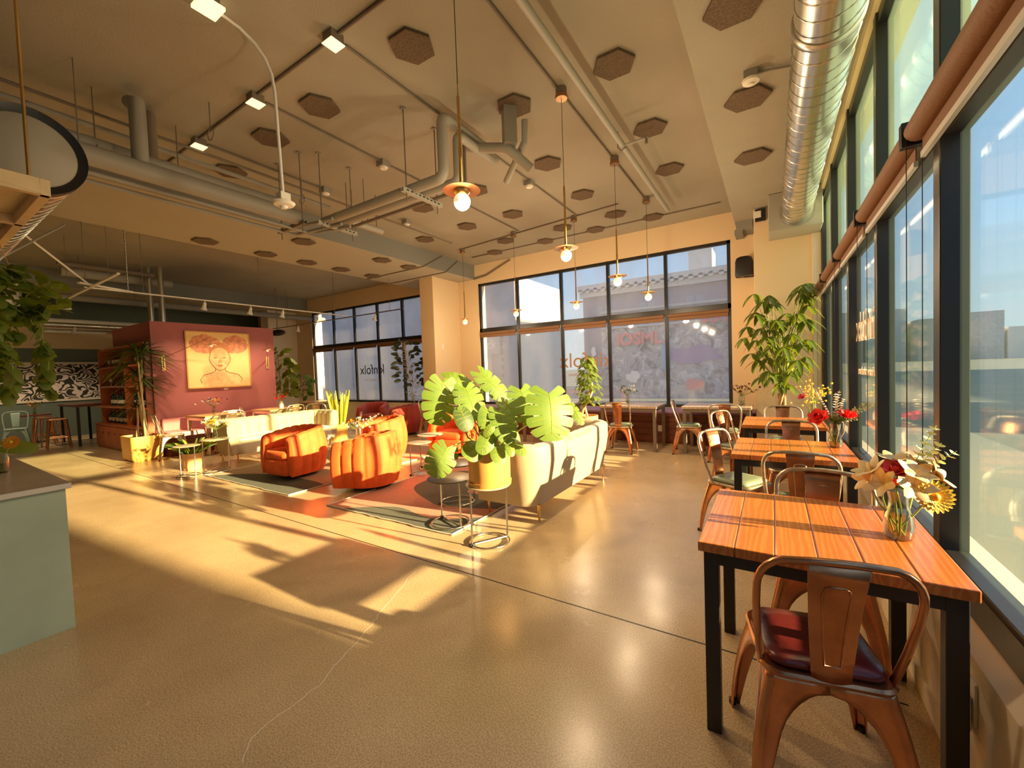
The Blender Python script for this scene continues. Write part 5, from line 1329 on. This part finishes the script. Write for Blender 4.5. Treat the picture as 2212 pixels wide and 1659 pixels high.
# ------------------------------------------------ fiddle leaf fig
def broadleaf(name, label, loc, z0, z1, rr, n, L, W, leafm, trunkm, lean=(0, 0), seed=1, pot=None, prof=None, droop=.25):
    t = thing(name, label, 'potted plant', loc); rd = random.Random(seed)
    pot_round(t, .15, .19, .34, pot or 'terracotta', saucer=False)
    tk = MB(); top = Vector((lean[0], lean[1], z1-.1)); P = [Vector((0, 0, .3)), Vector((lean[0]*.3+.03, lean[1]*.3, (z0+.3)/2)), Vector((lean[0]*.6, lean[1]*.6, z0+.1)), top]
    tk.tube(P, [.020, .016, .012, .006], 8); mb = MB()
    for i in range(n):
        z = z0+(z1-z0)*((i+.5)/n); q = (z-z0)/(z1-z0); c = Vector((lean[0]*q, lean[1]*q, z)); a = i*2.4+rd.uniform(-.4, .4)
        r = rr*(prof(q) if prof else math.sin(PI*(.18+.72*q)))*rd.uniform(.35, 1.0); p_ = c+Vector((math.cos(a)*r, math.sin(a)*r, rd.uniform(-.05, .05)))
        tk.tube([c+Vector((0, 0, -.08)), p_], .004, 5); simple_leaf(mb, p_, (math.cos(a), math.sin(a)*.6, rd.uniform(-.3, .6)), (.45, -.75, .45), L*rd.uniform(.7, 1.1), W*rd.uniform(.8, 1.1), droop, .12, 6, .6)
    mb.build('foliage', M[leafm], t, smooth=70); tk.build('trunk', M[trunkm], t, smooth=60)
    return t
broadleaf('potted_fig', 'fiddle leaf fig with big olive leaves at the right end of the purple wall', (-11.75, 6.35, 0), 1.0, 2.22, .38, 60, .30, .11, 'leaf_fiddle', 'bark', (-.12, 0), 3)
broadleaf('potted_fig', 'smaller dark fig in the corner behind the fiddle leaf fig', (-12.75, 7.55, 0), .8, 1.45, .30, 26, .24, .10, 'leaf_dark', 'bark', (0, 0), 4)
broadleaf('potted_rubber_plant', 'dark rubber plant standing left of the white pilaster before the window', (-7.75, 7.60, 0), 1.10, 2.30, .42, 80, .20, .055, 'leaf_rubber', 'bark_pale', (-.10, -.25), 5, droop=.15)
# ------------------------------------------------ dracaena by the wine shelf
dr = thing('potted_dracaena', 'tall spiky dracaena with bare pale stems in a glazed yellow pot by the wine shelf', 'potted plant', (-10.15, 2.79, 0))
db = MB(); loft(db, [rrect(.27, .20, .05, 6, 0), rrect(.30, .23, .06, 6, .05), rrect(.31, .24, .06, 6, .46)], True, False); loft(db, [rrect(.31, .24, .06, 6, .46), rrect(.285, .215, .05, 6, .46), rrect(.28, .21, .05, 6, .40)], False, True)
db.build('pot', M['pot_yellow'], dr, smooth=40)
MB().box(-.27, .27, -.2, .2, .38, .425).build('soil', M['soil'], dr, smooth=0)
sm = MB(); dm = MB(); rd = random.Random(3)
for (bx_, tx, tz, n, L) in ((-.14, -.18, 1.02, 46, .42), (.0, -.08, 1.42, 60, .55), (.05, -.05, 1.62, 60, .55), (.14, .16, 1.95, 80, .72), (.16, -.02, 2.05, 70, .70)):
    P = [Vector((bx_, rd.uniform(-.06, .06), .42)), Vector((bx_*.9+tx*.1, 0, .42+(tz-.42)*.5)), Vector((tx, rd.uniform(-.1, .1), tz))]; sm.tube(P, [.020, .017, .014], 8)
    for i in range(n):
        a = rd.uniform(0, 2*PI); e = rd.uniform(-.15, 1.1); simple_leaf(dm, P[-1]+Vector((0, 0, rd.uniform(-.10, .06))), (math.cos(a), math.sin(a), e), (0, 0, 1), L*rd.uniform(.7, 1), .015, .45, .2, 7, .5)
dm.build('foliage', M['leaf_dracaena'], dr, smooth=70); sm.build('stems', M['bark_pale'], dr, smooth=60)
# ------------------------------------------------ spiky pots
def blades(name, label, loc, pot, r, h, n, L, W, leafm, spread, seed, potr=(.13, .15, .24), edge=None):
    t = thing(name, label, 'potted plant', loc); pot_round(t, potr[0], potr[1], potr[2], pot, saucer=True); rd = random.Random(seed); mb = MB(); m2 = MB()
    for i in range(n):
        a = rd.uniform(0, 2*PI); q = rd.uniform(0, r); d = Vector((math.cos(a)*spread*rd.uniform(.3, 1), math.sin(a)*spread*rd.uniform(.3, 1), 1))
        simple_leaf(m2 if (edge and i % 3 == 0) else mb, (q*math.cos(a), q*math.sin(a), potr[2]-.04), d, (math.cos(a+1), math.sin(a+1), .2), L*rd.uniform(.6, 1.05), W, .05 if spread < .5 else .35, .3, 6, .45)
    mb.build('foliage', M[leafm], t, smooth=70)
    if edge: m2.build('pale_leaves', M[edge], t, smooth=70)
    return t
blades('potted_snake_plant', 'tall yellow-green snake plant behind the far end of the left sofa', (-8.35, 5.75, 0), 'pot_yellow', .12, 0, 34, .85, .026, 'leaf_yellow', .22, 2, (.17, .19, .36))
blades('potted_spider_plant', 'low terracotta pot of striped dark and pale strap leaves in front of the left sofa', (-8.10, 2.86, 0), 'terracotta', .10, 0, 70, .50, .017, 'leaf_dark', .95, 5, (.13, .155, .27), 'leaf_yellow')
# ------------------------------------------------ trailing pothos under the hanging tray
ph = thing('trailing_pothos', 'mass of trailing pothos vines hanging at the left edge below the wooden tray', 'hanging plant', (-4.35, .50, 2.14))
MB().lathe([(0, -.18), (.13, -.18), (.17, 0), (.155, 0), (0, -.03)], (0, 0, 0), 28).build('pot', M['pot_white'], ph)
hw_ = MB()
for k in range(3): hw_.tube([(.16*math.cos(k*2.1), .16*math.sin(k*2.1), 0), (0, 0, .55)], .003, 5)
hw_.tube([(0, 0, .55), (0, 0, .60)], .004, 5); hw_.build('hanger_wires', M['brass'], ph)
lm = MB(); vm = MB(); rd = random.Random(6)
for k in range(30):
    a = rd.uniform(0, 2*PI); r = rd.uniform(.05, .42); ln_ = rd.choice([.25, .45, .7, .95]); P = []
    x0, y0 = .12*math.cos(a), .12*math.sin(a)
    for i in range(9):
        q = i/8; P.append(Vector((x0+(r*math.cos(a)-x0)*min(1, q*2.2)+.03*math.sin(q*9+k), y0+(r*math.sin(a)-y0)*min(1, q*2.2)+.03*math.cos(q*8+k), .10*math.sin(min(1, q*2.5)*PI)-ln_*q)))
    vm.tube(P, .003, 5)
    for i in range(int(10+ln_*16)):
        q = rd.uniform(0, 1)*8; j = min(7, int(q)); p_ = P[j].lerp(P[j+1], q-j); w = rd.uniform(0, 2*PI)
        monstera_leaf(lm, p_, (math.cos(w)*.8, math.sin(w)*.8, -.7+rd.uniform(-.3, .5)), (math.cos(w), math.sin(w), 1.0), rd.uniform(.07, .125), rd.uniform(.03, .05), False, .3, .2)
for k in range(150):
    a = rd.uniform(0, 2*PI); r = rd.uniform(.0, .40); w = rd.uniform(0, 2*PI)
    monstera_leaf(lm, (r*math.cos(a), r*math.sin(a), .16-.9*r*r+rd.uniform(-.25, .05)), (math.cos(w), math.sin(w), rd.uniform(-.6, .2)), (math.cos(w)*.5, math.sin(w)*.5, 1), rd.uniform(.08, .14), rd.uniform(.035, .055), False, .3, .2)
ph.scale = (.78, .78, .78)
lm.build('foliage', M['leaf_mid'], ph, smooth=70); vm.build('vines', M['stem_green'], ph)
# single big leaf in a bottle on the counter
cp = thing('leaf_cutting', 'small glass with one broad green leaf at the back edge of the counter', 'potted plant', (-4.75, .42, .872))
MB().lathe([(0, 0), (.03, 0), (.034, .06), (.02, .10), (.018, .12)], (0, 0, 0), 20).build('glass', M['vase_glass'], cp)
mb = MB(); monstera_leaf(mb, (.06, .10, .16), (.3, .95, -.12), (.7, -.3, .7), .17, .06, False, .25, .3); monstera_leaf(mb, (.02, .02, .20), (.4, -.3, .5), (.7, -.3, .7), .12, .05, False); mb.build('leaf', M['leaf_mid'], cp, smooth=70)
sm = MB(); petiole(sm, (0, 0, .03), (.06, .10, .16), .004, .03); sm.build('stem', M['stem_green'], cp)
# ================================================================ wall-mounted bits
p = atY(1608, 578, 8.2)
sk = thing('wall_speaker', 'black speaker on a bracket between the right rear window and the corner pillar', 'speaker', (p.x, 8.12, p.z))
b = MB(); loft(b, [rrect(.13, .11, .05, 5, -.165), rrect(.135, .115, .05, 5, -.14), rrect(.132, .112, .05, 5, .08), rrect(.115, .10, .05, 5, .14), rrect(.07, .07, .04, 5, .165)])
b.build('cabinet', M['black_plastic'], sk, smooth=50)
MB().tube([(.0, .05, -.17), (.12, .12, -.165), (.165, .20, -.12), (.165, .26, .0)], .009, 8).build('bracket', M['black_plastic'], sk)
t = tag(MB().box(-6.872, -6.862, 7.66, 7.74, 2.02, 2.14).build('thermostat', M['white_plastic'], None, smooth=0, bevel=.004), 'small white thermostat plate on the pale side of the pilaster', 'thermostat')
ol = thing('outlet', 'white wall outlet plate with a plug-in cover under the front table', 'outlet', (.53, 1.86, .34))
MB().box(-.008, 0, -.045, .045, -.07, .07).build('plate', M['white_plastic'], ol, smooth=0, bevel=.003)
MB().box(-.055, -.008, -.035, .035, -.10, .02).build('cover', M['white_plastic'], ol, smooth=0, bevel=.012)
# ================================================================ flowers
def stem_to(mb, a, b, r=.0022, bow=.02):
    a, b = Vector(a), Vector(b); m = (a+b)/2+Vector((bow, -bow*.5, 0)); mb.tube([a, (a+m)/2+Vector((0,0,0)), m, (m+b)/2, b], r, 6)
def petal(mb, c, d, up, L, W, curl=.3, n=5):
    d = Vector(d).normalized(); up = Vector(up); up = (up-d*up.dot(d)).normalized(); s = d.cross(up); rows = []
    for i in range(n+1):
        q = i/n; w = W*math.sin(PI*min(.97, .10+q*.86))**.7; o_ = Vector(c)+d*(L*q)+up*(curl*L*q*q)
        rows.append([o_-s*w+up*w*.25, o_, o_+s*w+up*w*.25])
    mb.grid(rows)
def gerbera(c, ax, r, mt_, ctr, par):
    ax = Vector(ax).normalized(); u = ax.orthogonal().normalized(); v = ax.cross(u); mb = MB(); c = Vector(c)
    for ring, (n, k, lift) in enumerate(((22, 1, 0), (18, .78, .15), (14, .5, .35))):
        for i in range(n):
            a = 2*PI*(i+ring*.5)/n; d = u*math.cos(a)+v*math.sin(a)+ax*lift*.6
            petal(mb, c+ax*(.002*ring), d, ax, r*k, r*.17, .08)
    mb.build('flower_head', M[mt_], par, smooth=60)
    MB().ball(c+ax*.004, r*.26, 12, (1, 1, 1)).build('flower_centre', M[ctr], par)
def rose(c, r, mt_, par, ax=(0, 0, 1), seed=0):
    rd = random.Random(seed); ax = Vector(ax).normalized(); u = ax.orthogonal().normalized(); v = ax.cross(u); mb = MB(); c = Vector(c)
    for ring in range(5):
        k = 1-.17*ring; n = 6-ring//2
        for i in range(n):
            a = 2*PI*(i+.5*ring)/n+rd.uniform(-.2, .2); o_ = u*math.cos(a)+v*math.sin(a)
            petal(mb, c+o_*r*.18*k-ax*r*.35, o_*(.55*k)+ax*(.55+.18*ring), -o_, r*(1.05-.05*ring), r*.48*k, -.28 if ring < 2 else .25)
    mb.ball(c, r*.28, 8); mb.build('flower_head', M[mt_], par, smooth=70)
def lily(c, ax, r, mt_, par, seed=0):
    rd = random.Random(seed); ax = Vector(ax).normalized(); u = ax.orthogonal().normalized(); v = ax.cross(u); mb = MB(); c = Vector(c)
    for i in range(6):
        a = 2*PI*i/6+rd.uniform(-.1, .1); o_ = u*math.cos(a)+v*math.sin(a); petal(mb, c, o_*.65+ax*.85, -ax, r, r*.31, .45, 6)
    mb.build('flower_head', M[mt_], par, smooth=70)
def euca(mb, sm, a, b, n, r, seed=0):
    rd = random.Random(seed); a, b = Vector(a), Vector(b); d = (b-a).normalized(); m = (a+b)/2+Vector((0, 0, .02))
    P = [a*(1-q)**2+m*2*q*(1-q)+b*q*q for q in [i/8 for i in range(9)]]; sm.tube(P, .0015, 5)
    for i in range(n):
        q = .25+.75*i/n; p_ = a*(1-q)**2+m*2*q*(1-q)+b*q*q
        for s in (0, PI):
            w = rd.uniform(0, PI)+s; dd = (d.orthogonal().normalized()*math.cos(w)+d.cross(d.orthogonal().normalized())*math.sin(w)+d*.3)
            petal(mb, p_, dd, d, r*(1.25-.5*q), r*.5, .2, 4)
def filler(mb, sm, base, c, spread, n, r, seed):
    rd = random.Random(seed)
    for i in range(n):
        p_ = Vector(c)+Vector((rd.gauss(0, 1), rd.gauss(0, 1), rd.gauss(0, .8)))*spread*.5
        sm.tube([base, (Vector(base)+p_)/2+Vector((rd.uniform(-.01, .01), 0, .02)), p_], .0009, 4); mb.ball(p_, r*rd.uniform(.7, 1.2), 6)
def vase(name, label, loc, prof, water, gm='vase_glass', g='flower vases on the tables', solid=False):
    t = thing(name, label, 'vase', loc, 0, g)
    if solid: MB().lathe(prof, (0, 0, 0), 24).build('vessel', M[gm], t, smooth=60)
    else:
        inner = [(max(.001, r-.003), z if i else z+.006) for i, (r, z) in enumerate(prof)]
        MB().lathe([(0, 0)]+prof+inner[::-1]+[(0, .006)], (0, 0, 0), 28).build('vessel', M[gm], t, smooth=60)
        if water:
            wp = [(r-.0045, z) for r, z in prof if z <= water]; wp = [(0, .008)]+[(r, max(z, .008)) for r, z in wp]+[(wp[-1][0], water), (0, water)]
            MB().lathe(wp, (0, 0, 0), 24).build('water', M['water'], t, smooth=60)
    return t
VP = [(.038, 0), (.044, .01), (.046, .05), (.042, .085), (.030, .125), (.029, .15), (.037, .182)]
# front bouquet: cream lilies, pink rose, orange gerbera, eucalyptus
t = vase('flower_vase', 'glass vase of cream lilies, pink rose, orange gerbera and eucalyptus on the front table', (.395, 2.07, .76), VP, .10)
SM = MB(); B0 = (0, 0, .02)
tg = [(-.10, -.02, .25), (-.05, 0, .27), (.0, .01, .28), (.05, 0, .26), (.085, -.05, .20), (-.02, -.02, .24), (.03, .03, .30)]
for i, q in enumerate(tg): stem_to(SM, (.018*math.cos(i*2.2), .018*math.sin(i*2.2), .012), q, .0032, .006*(i-3))
gerbera((.085, -.055, .185), (.25, -.93, .15), .058, 'petal_yellow', 'petal_orange', t)
rose((-.012, -.01, .262), .045, 'petal_pink', t, (-.1, -.5, .8), 2); rose((.055, .02, .245), .035, 'petal_pink', t, (.2, -.3, .8), 4)
for i, (c, ax) in enumerate([((-.075, -.02, .25), (-.6, -.2, .75)), ((-.05, -.05, .215), (-.6, -.6, .4)), ((-.005, .03, .28), (0, -.1, 1)), ((.035, -.03, .255), (.3, -.5, .7)), ((.06, .03, .27), (.5, -.1, .8)), ((.03, -.05, .215), (.2, -.8, .3)), ((.095, .0, .245), (.8, -.2, .5)), ((-.08, .0, .22), (-.8, -.3, .2))]):
    lily(c, ax, .062, 'petal_cream', t, i)
EM = MB()
for i, b in enumerate([(.11, .03, .43), (.16, .02, .34), (.13, .06, .36)]): euca(EM, SM, (.01, .01, .18), b, 9, .026, i)
EM.build('eucalyptus_leaves', M['eucalyptus'], t, smooth=60)
GM = MB()
for i in range(9):
    a = i*.7; petal(GM, (0, 0, .19), (math.cos(a)*1.0, math.sin(a), .25), (0, 0, 1), .085, .016, -.1)
GM.build('leaves', M['leaf_monstera'], t, smooth=60)
BR = MB(); BR.ball((-.015, -.045, .225), .013, 10).ball((.012, -.05, .205), .010, 10).ball((-.03, -.04, .21), .008, 8); BR.build('berries', M['petal_red'], t)
SM.build('stems', M['stem_green'], t, smooth=60)
# second table: red roses + eucalyptus
t = vase('flower_vase', 'glass vase of two red roses and eucalyptus sprigs on the second table', (.40, 3.99, .76), VP, .09)
SM = MB(); EM = MB(); WM = MB()
rose((-.105, -.03, .235), .066, 'petal_red', t, (-.4, -.7, .5), 7); rose((.075, -.02, .255), .060, 'petal_red', t, (.1, -.4, .9), 8)
for q in ((-.09, -.02, .20), (.06, -.02, .22), (0, 0, .25), (.02, .02, .3)): stem_to(SM, (0, 0, .015), q, .003)
for i, b in enumerate([(.03, .02, .44), (.01, .05, .42), (.06, .02, .38)]): euca(WM, SM, (0, 0, .17), b, 9, .022, i+5)
for i, b in enumerate([(.24, .05, .33), (.20, .05, .34), (.13, .0, .23)]): euca(EM, SM, (0, 0, .18), b, 10, .030, i+9)
PW = MB()
for i in range(12):
    q = i/12; PW.ball((-.02-.10*q, 0, .22+.24*q-.02*q*q), .0075, 6)
SM.tube([(0, 0, .18), (-.06, 0, .33), (-.12, 0, .45)], .0018, 5)
PW.build('willow_buds', M['petal_white'], t); WM.build('silver_leaves', M['petal_white'], t, smooth=60); EM.build('eucalyptus_leaves', M['eucalyptus'], t, smooth=60)
DM = MB()
for i in range(16): petal(DM, (0, 0, .18), (math.cos(i*1.3), math.sin(i*1.3), .5+.3*(i % 3)), (0, 0, 1), .10, .018, .0)
DM.build('dark_leaves', M['leaf_dark'], t, smooth=60); SM.build('stems', M['bark'], t, smooth=60)
# third table
t = vase('flower_vase', 'glass vase with a loose pale yellow spray and a pink bloom on the third table', (.36, 5.62, .76), VP, .09)
SM = MB(); FL = MB(); filler(FL, SM, (0, 0, .16), (.02, 0, .32), .17, 70, .011, 3)
FL.build('filler_flowers', M['petal_yellow'], t, smooth=60)['kind'] = 'stuff'; rose((-.09, -.03, .27), .042, 'petal_pink', t, (-.4, -.5, .6), 1)
for q in ((-.08, -.02, .24), (0, 0, .26), (.03, .02, .25)): stem_to(SM, (0, 0, .015), q, .004)
SM.build('stems', M['stem_green'], t, smooth=60)
def bouquet(label, loc, fm, cm, sp=.14, seed=0, gm='vase_glass', prof=None, red=None, n=26, sc=1.0, solid=False):
    t = vase('flower_vase', label, loc, prof or [(.03, 0), (.034, .01), (.030, .08), (.022, .13), (.026, .16)], .07, gm, solid=solid)
    SM = MB(); A = MB(); B = MB(); rd = random.Random(seed)
    for i in range(n):
        p_ = Vector((rd.gauss(0, .5)*sp, rd.gauss(0, .5)*sp, .22+rd.uniform(-.03, .10)))
        SM.tube([(0, 0, .02), (0, 0, .14), p_], .0014, 4)
        for k in range(4): petal(A if i % 2 else B, p_, (rd.uniform(-1, 1), rd.uniform(-1, 1), rd.uniform(0, 1)), (0, 0, 1), .035, .011, .1, 4)
    A.build('flowers', M[fm], t, smooth=60); B.build('leaves', M[cm], t, smooth=60); SM.build('stems', M['stem_green'], t)
    if red:
        for j, (c, r, m_) in enumerate(red): rose(c, r, m_, t, (0, -.4, .8), j)
    return t
bouquet('narrow vase of dried grey and white blooms on the left bench table', (-2.22, 7.37, .76), 'petal_white', 'leaf_dark', .20, 3)
bouquet('glass jar of drooping dark maroon flowers on the right bench table', (-.42, 7.40, .76), 'petal_maroon', 'petal_maroon', .20, 5, prof=[(.04, 0), (.042, .01), (.042, .13), (.032, .16), (.034, .18)], n=30)
bouquet('bouquet of purple, orange and white flowers on the left wooden table by the purple wall', (-9.62, 3.80, .76), 'petal_purple', 'petal_white', .22, 6, red=[((.05, .05, .28), .05, 'petal_orange'), ((-.02, -.06, .30), .05, 'petal_purple')])
bouquet('white vase of bright red flowers on the right wooden table by the purple wall', (-9.60, 5.15, .76), 'petal_red', 'leaf_dark', .18, 7, 'pot_white', prof=[(.0, 0), (.04, 0), (.05, .05), (.035, .12), (.02, .16), (.0, .16)], red=[((0, .05, .25), .055, 'petal_red'), ((0, -.10, .22), .05, 'petal_red')], solid=True)
bouquet('vase of yellow and white flowers on the small table at the left sofa arm', (-7.46, 2.94, .527), 'petal_yellow', 'petal_white', .24, 8, red=[((.03, .02, .24), .06, 'petal_white'), ((-.05, -.03, .26), .06, 'petal_yellow')])
t = bouquet('ribbed silver vase of orange roses, eucalyptus and white sprigs between the orange chairs', (-5.35, 4.02, .474), 'petal_white', 'eucalyptus', .30, 9, 'chrome', prof=[(.0, 0), (.045, 0), (.05, .02), (.047, .17), (.0, .17)], red=[((-.10, -.05, .28), .055, 'petal_orange'), ((-.06, .03, .24), .05, 'petal_orange')], n=34, solid=True)
SM = MB(); EM = MB(); euca(EM, SM, (0, 0, .17), (.05, .38, .36), 12, .03, 1); euca(EM, SM, (0, 0, .17), (.02, .05, .42), 9, .03, 2); SM.build('sprig_stem', M['bark'], t); EM.build('sprig_leaves', M['petal_white'], t, smooth=60)
bouquet('small dim flower vase on the round table in front of the mural', (-16.2, 2.35, .73), 'petal_orange', 'leaf_dark', .16, 10)
bouquet('vase of pale flowers on the sill behind the dark rust chairs', (-8.65, 8.33, .60), 'petal_white', 'leaf_dark', .26, 11)
t = vase('flower_vase', 'small vase with an orange gerbera on the counter at the left edge', (-4.45, .48, .872), [(.03, 0), (.034, .01), (.034, .10), (.03, .13)], .06)
gerbera((0, .05, .20), (.7, -.5, .4), .048, 'petal_orange', 'petal_yellow', t); SM = MB(); stem_to(SM, (0, 0, .02), (0, .05, .21), .003); SM.build('stem', M['stem_green'], t)
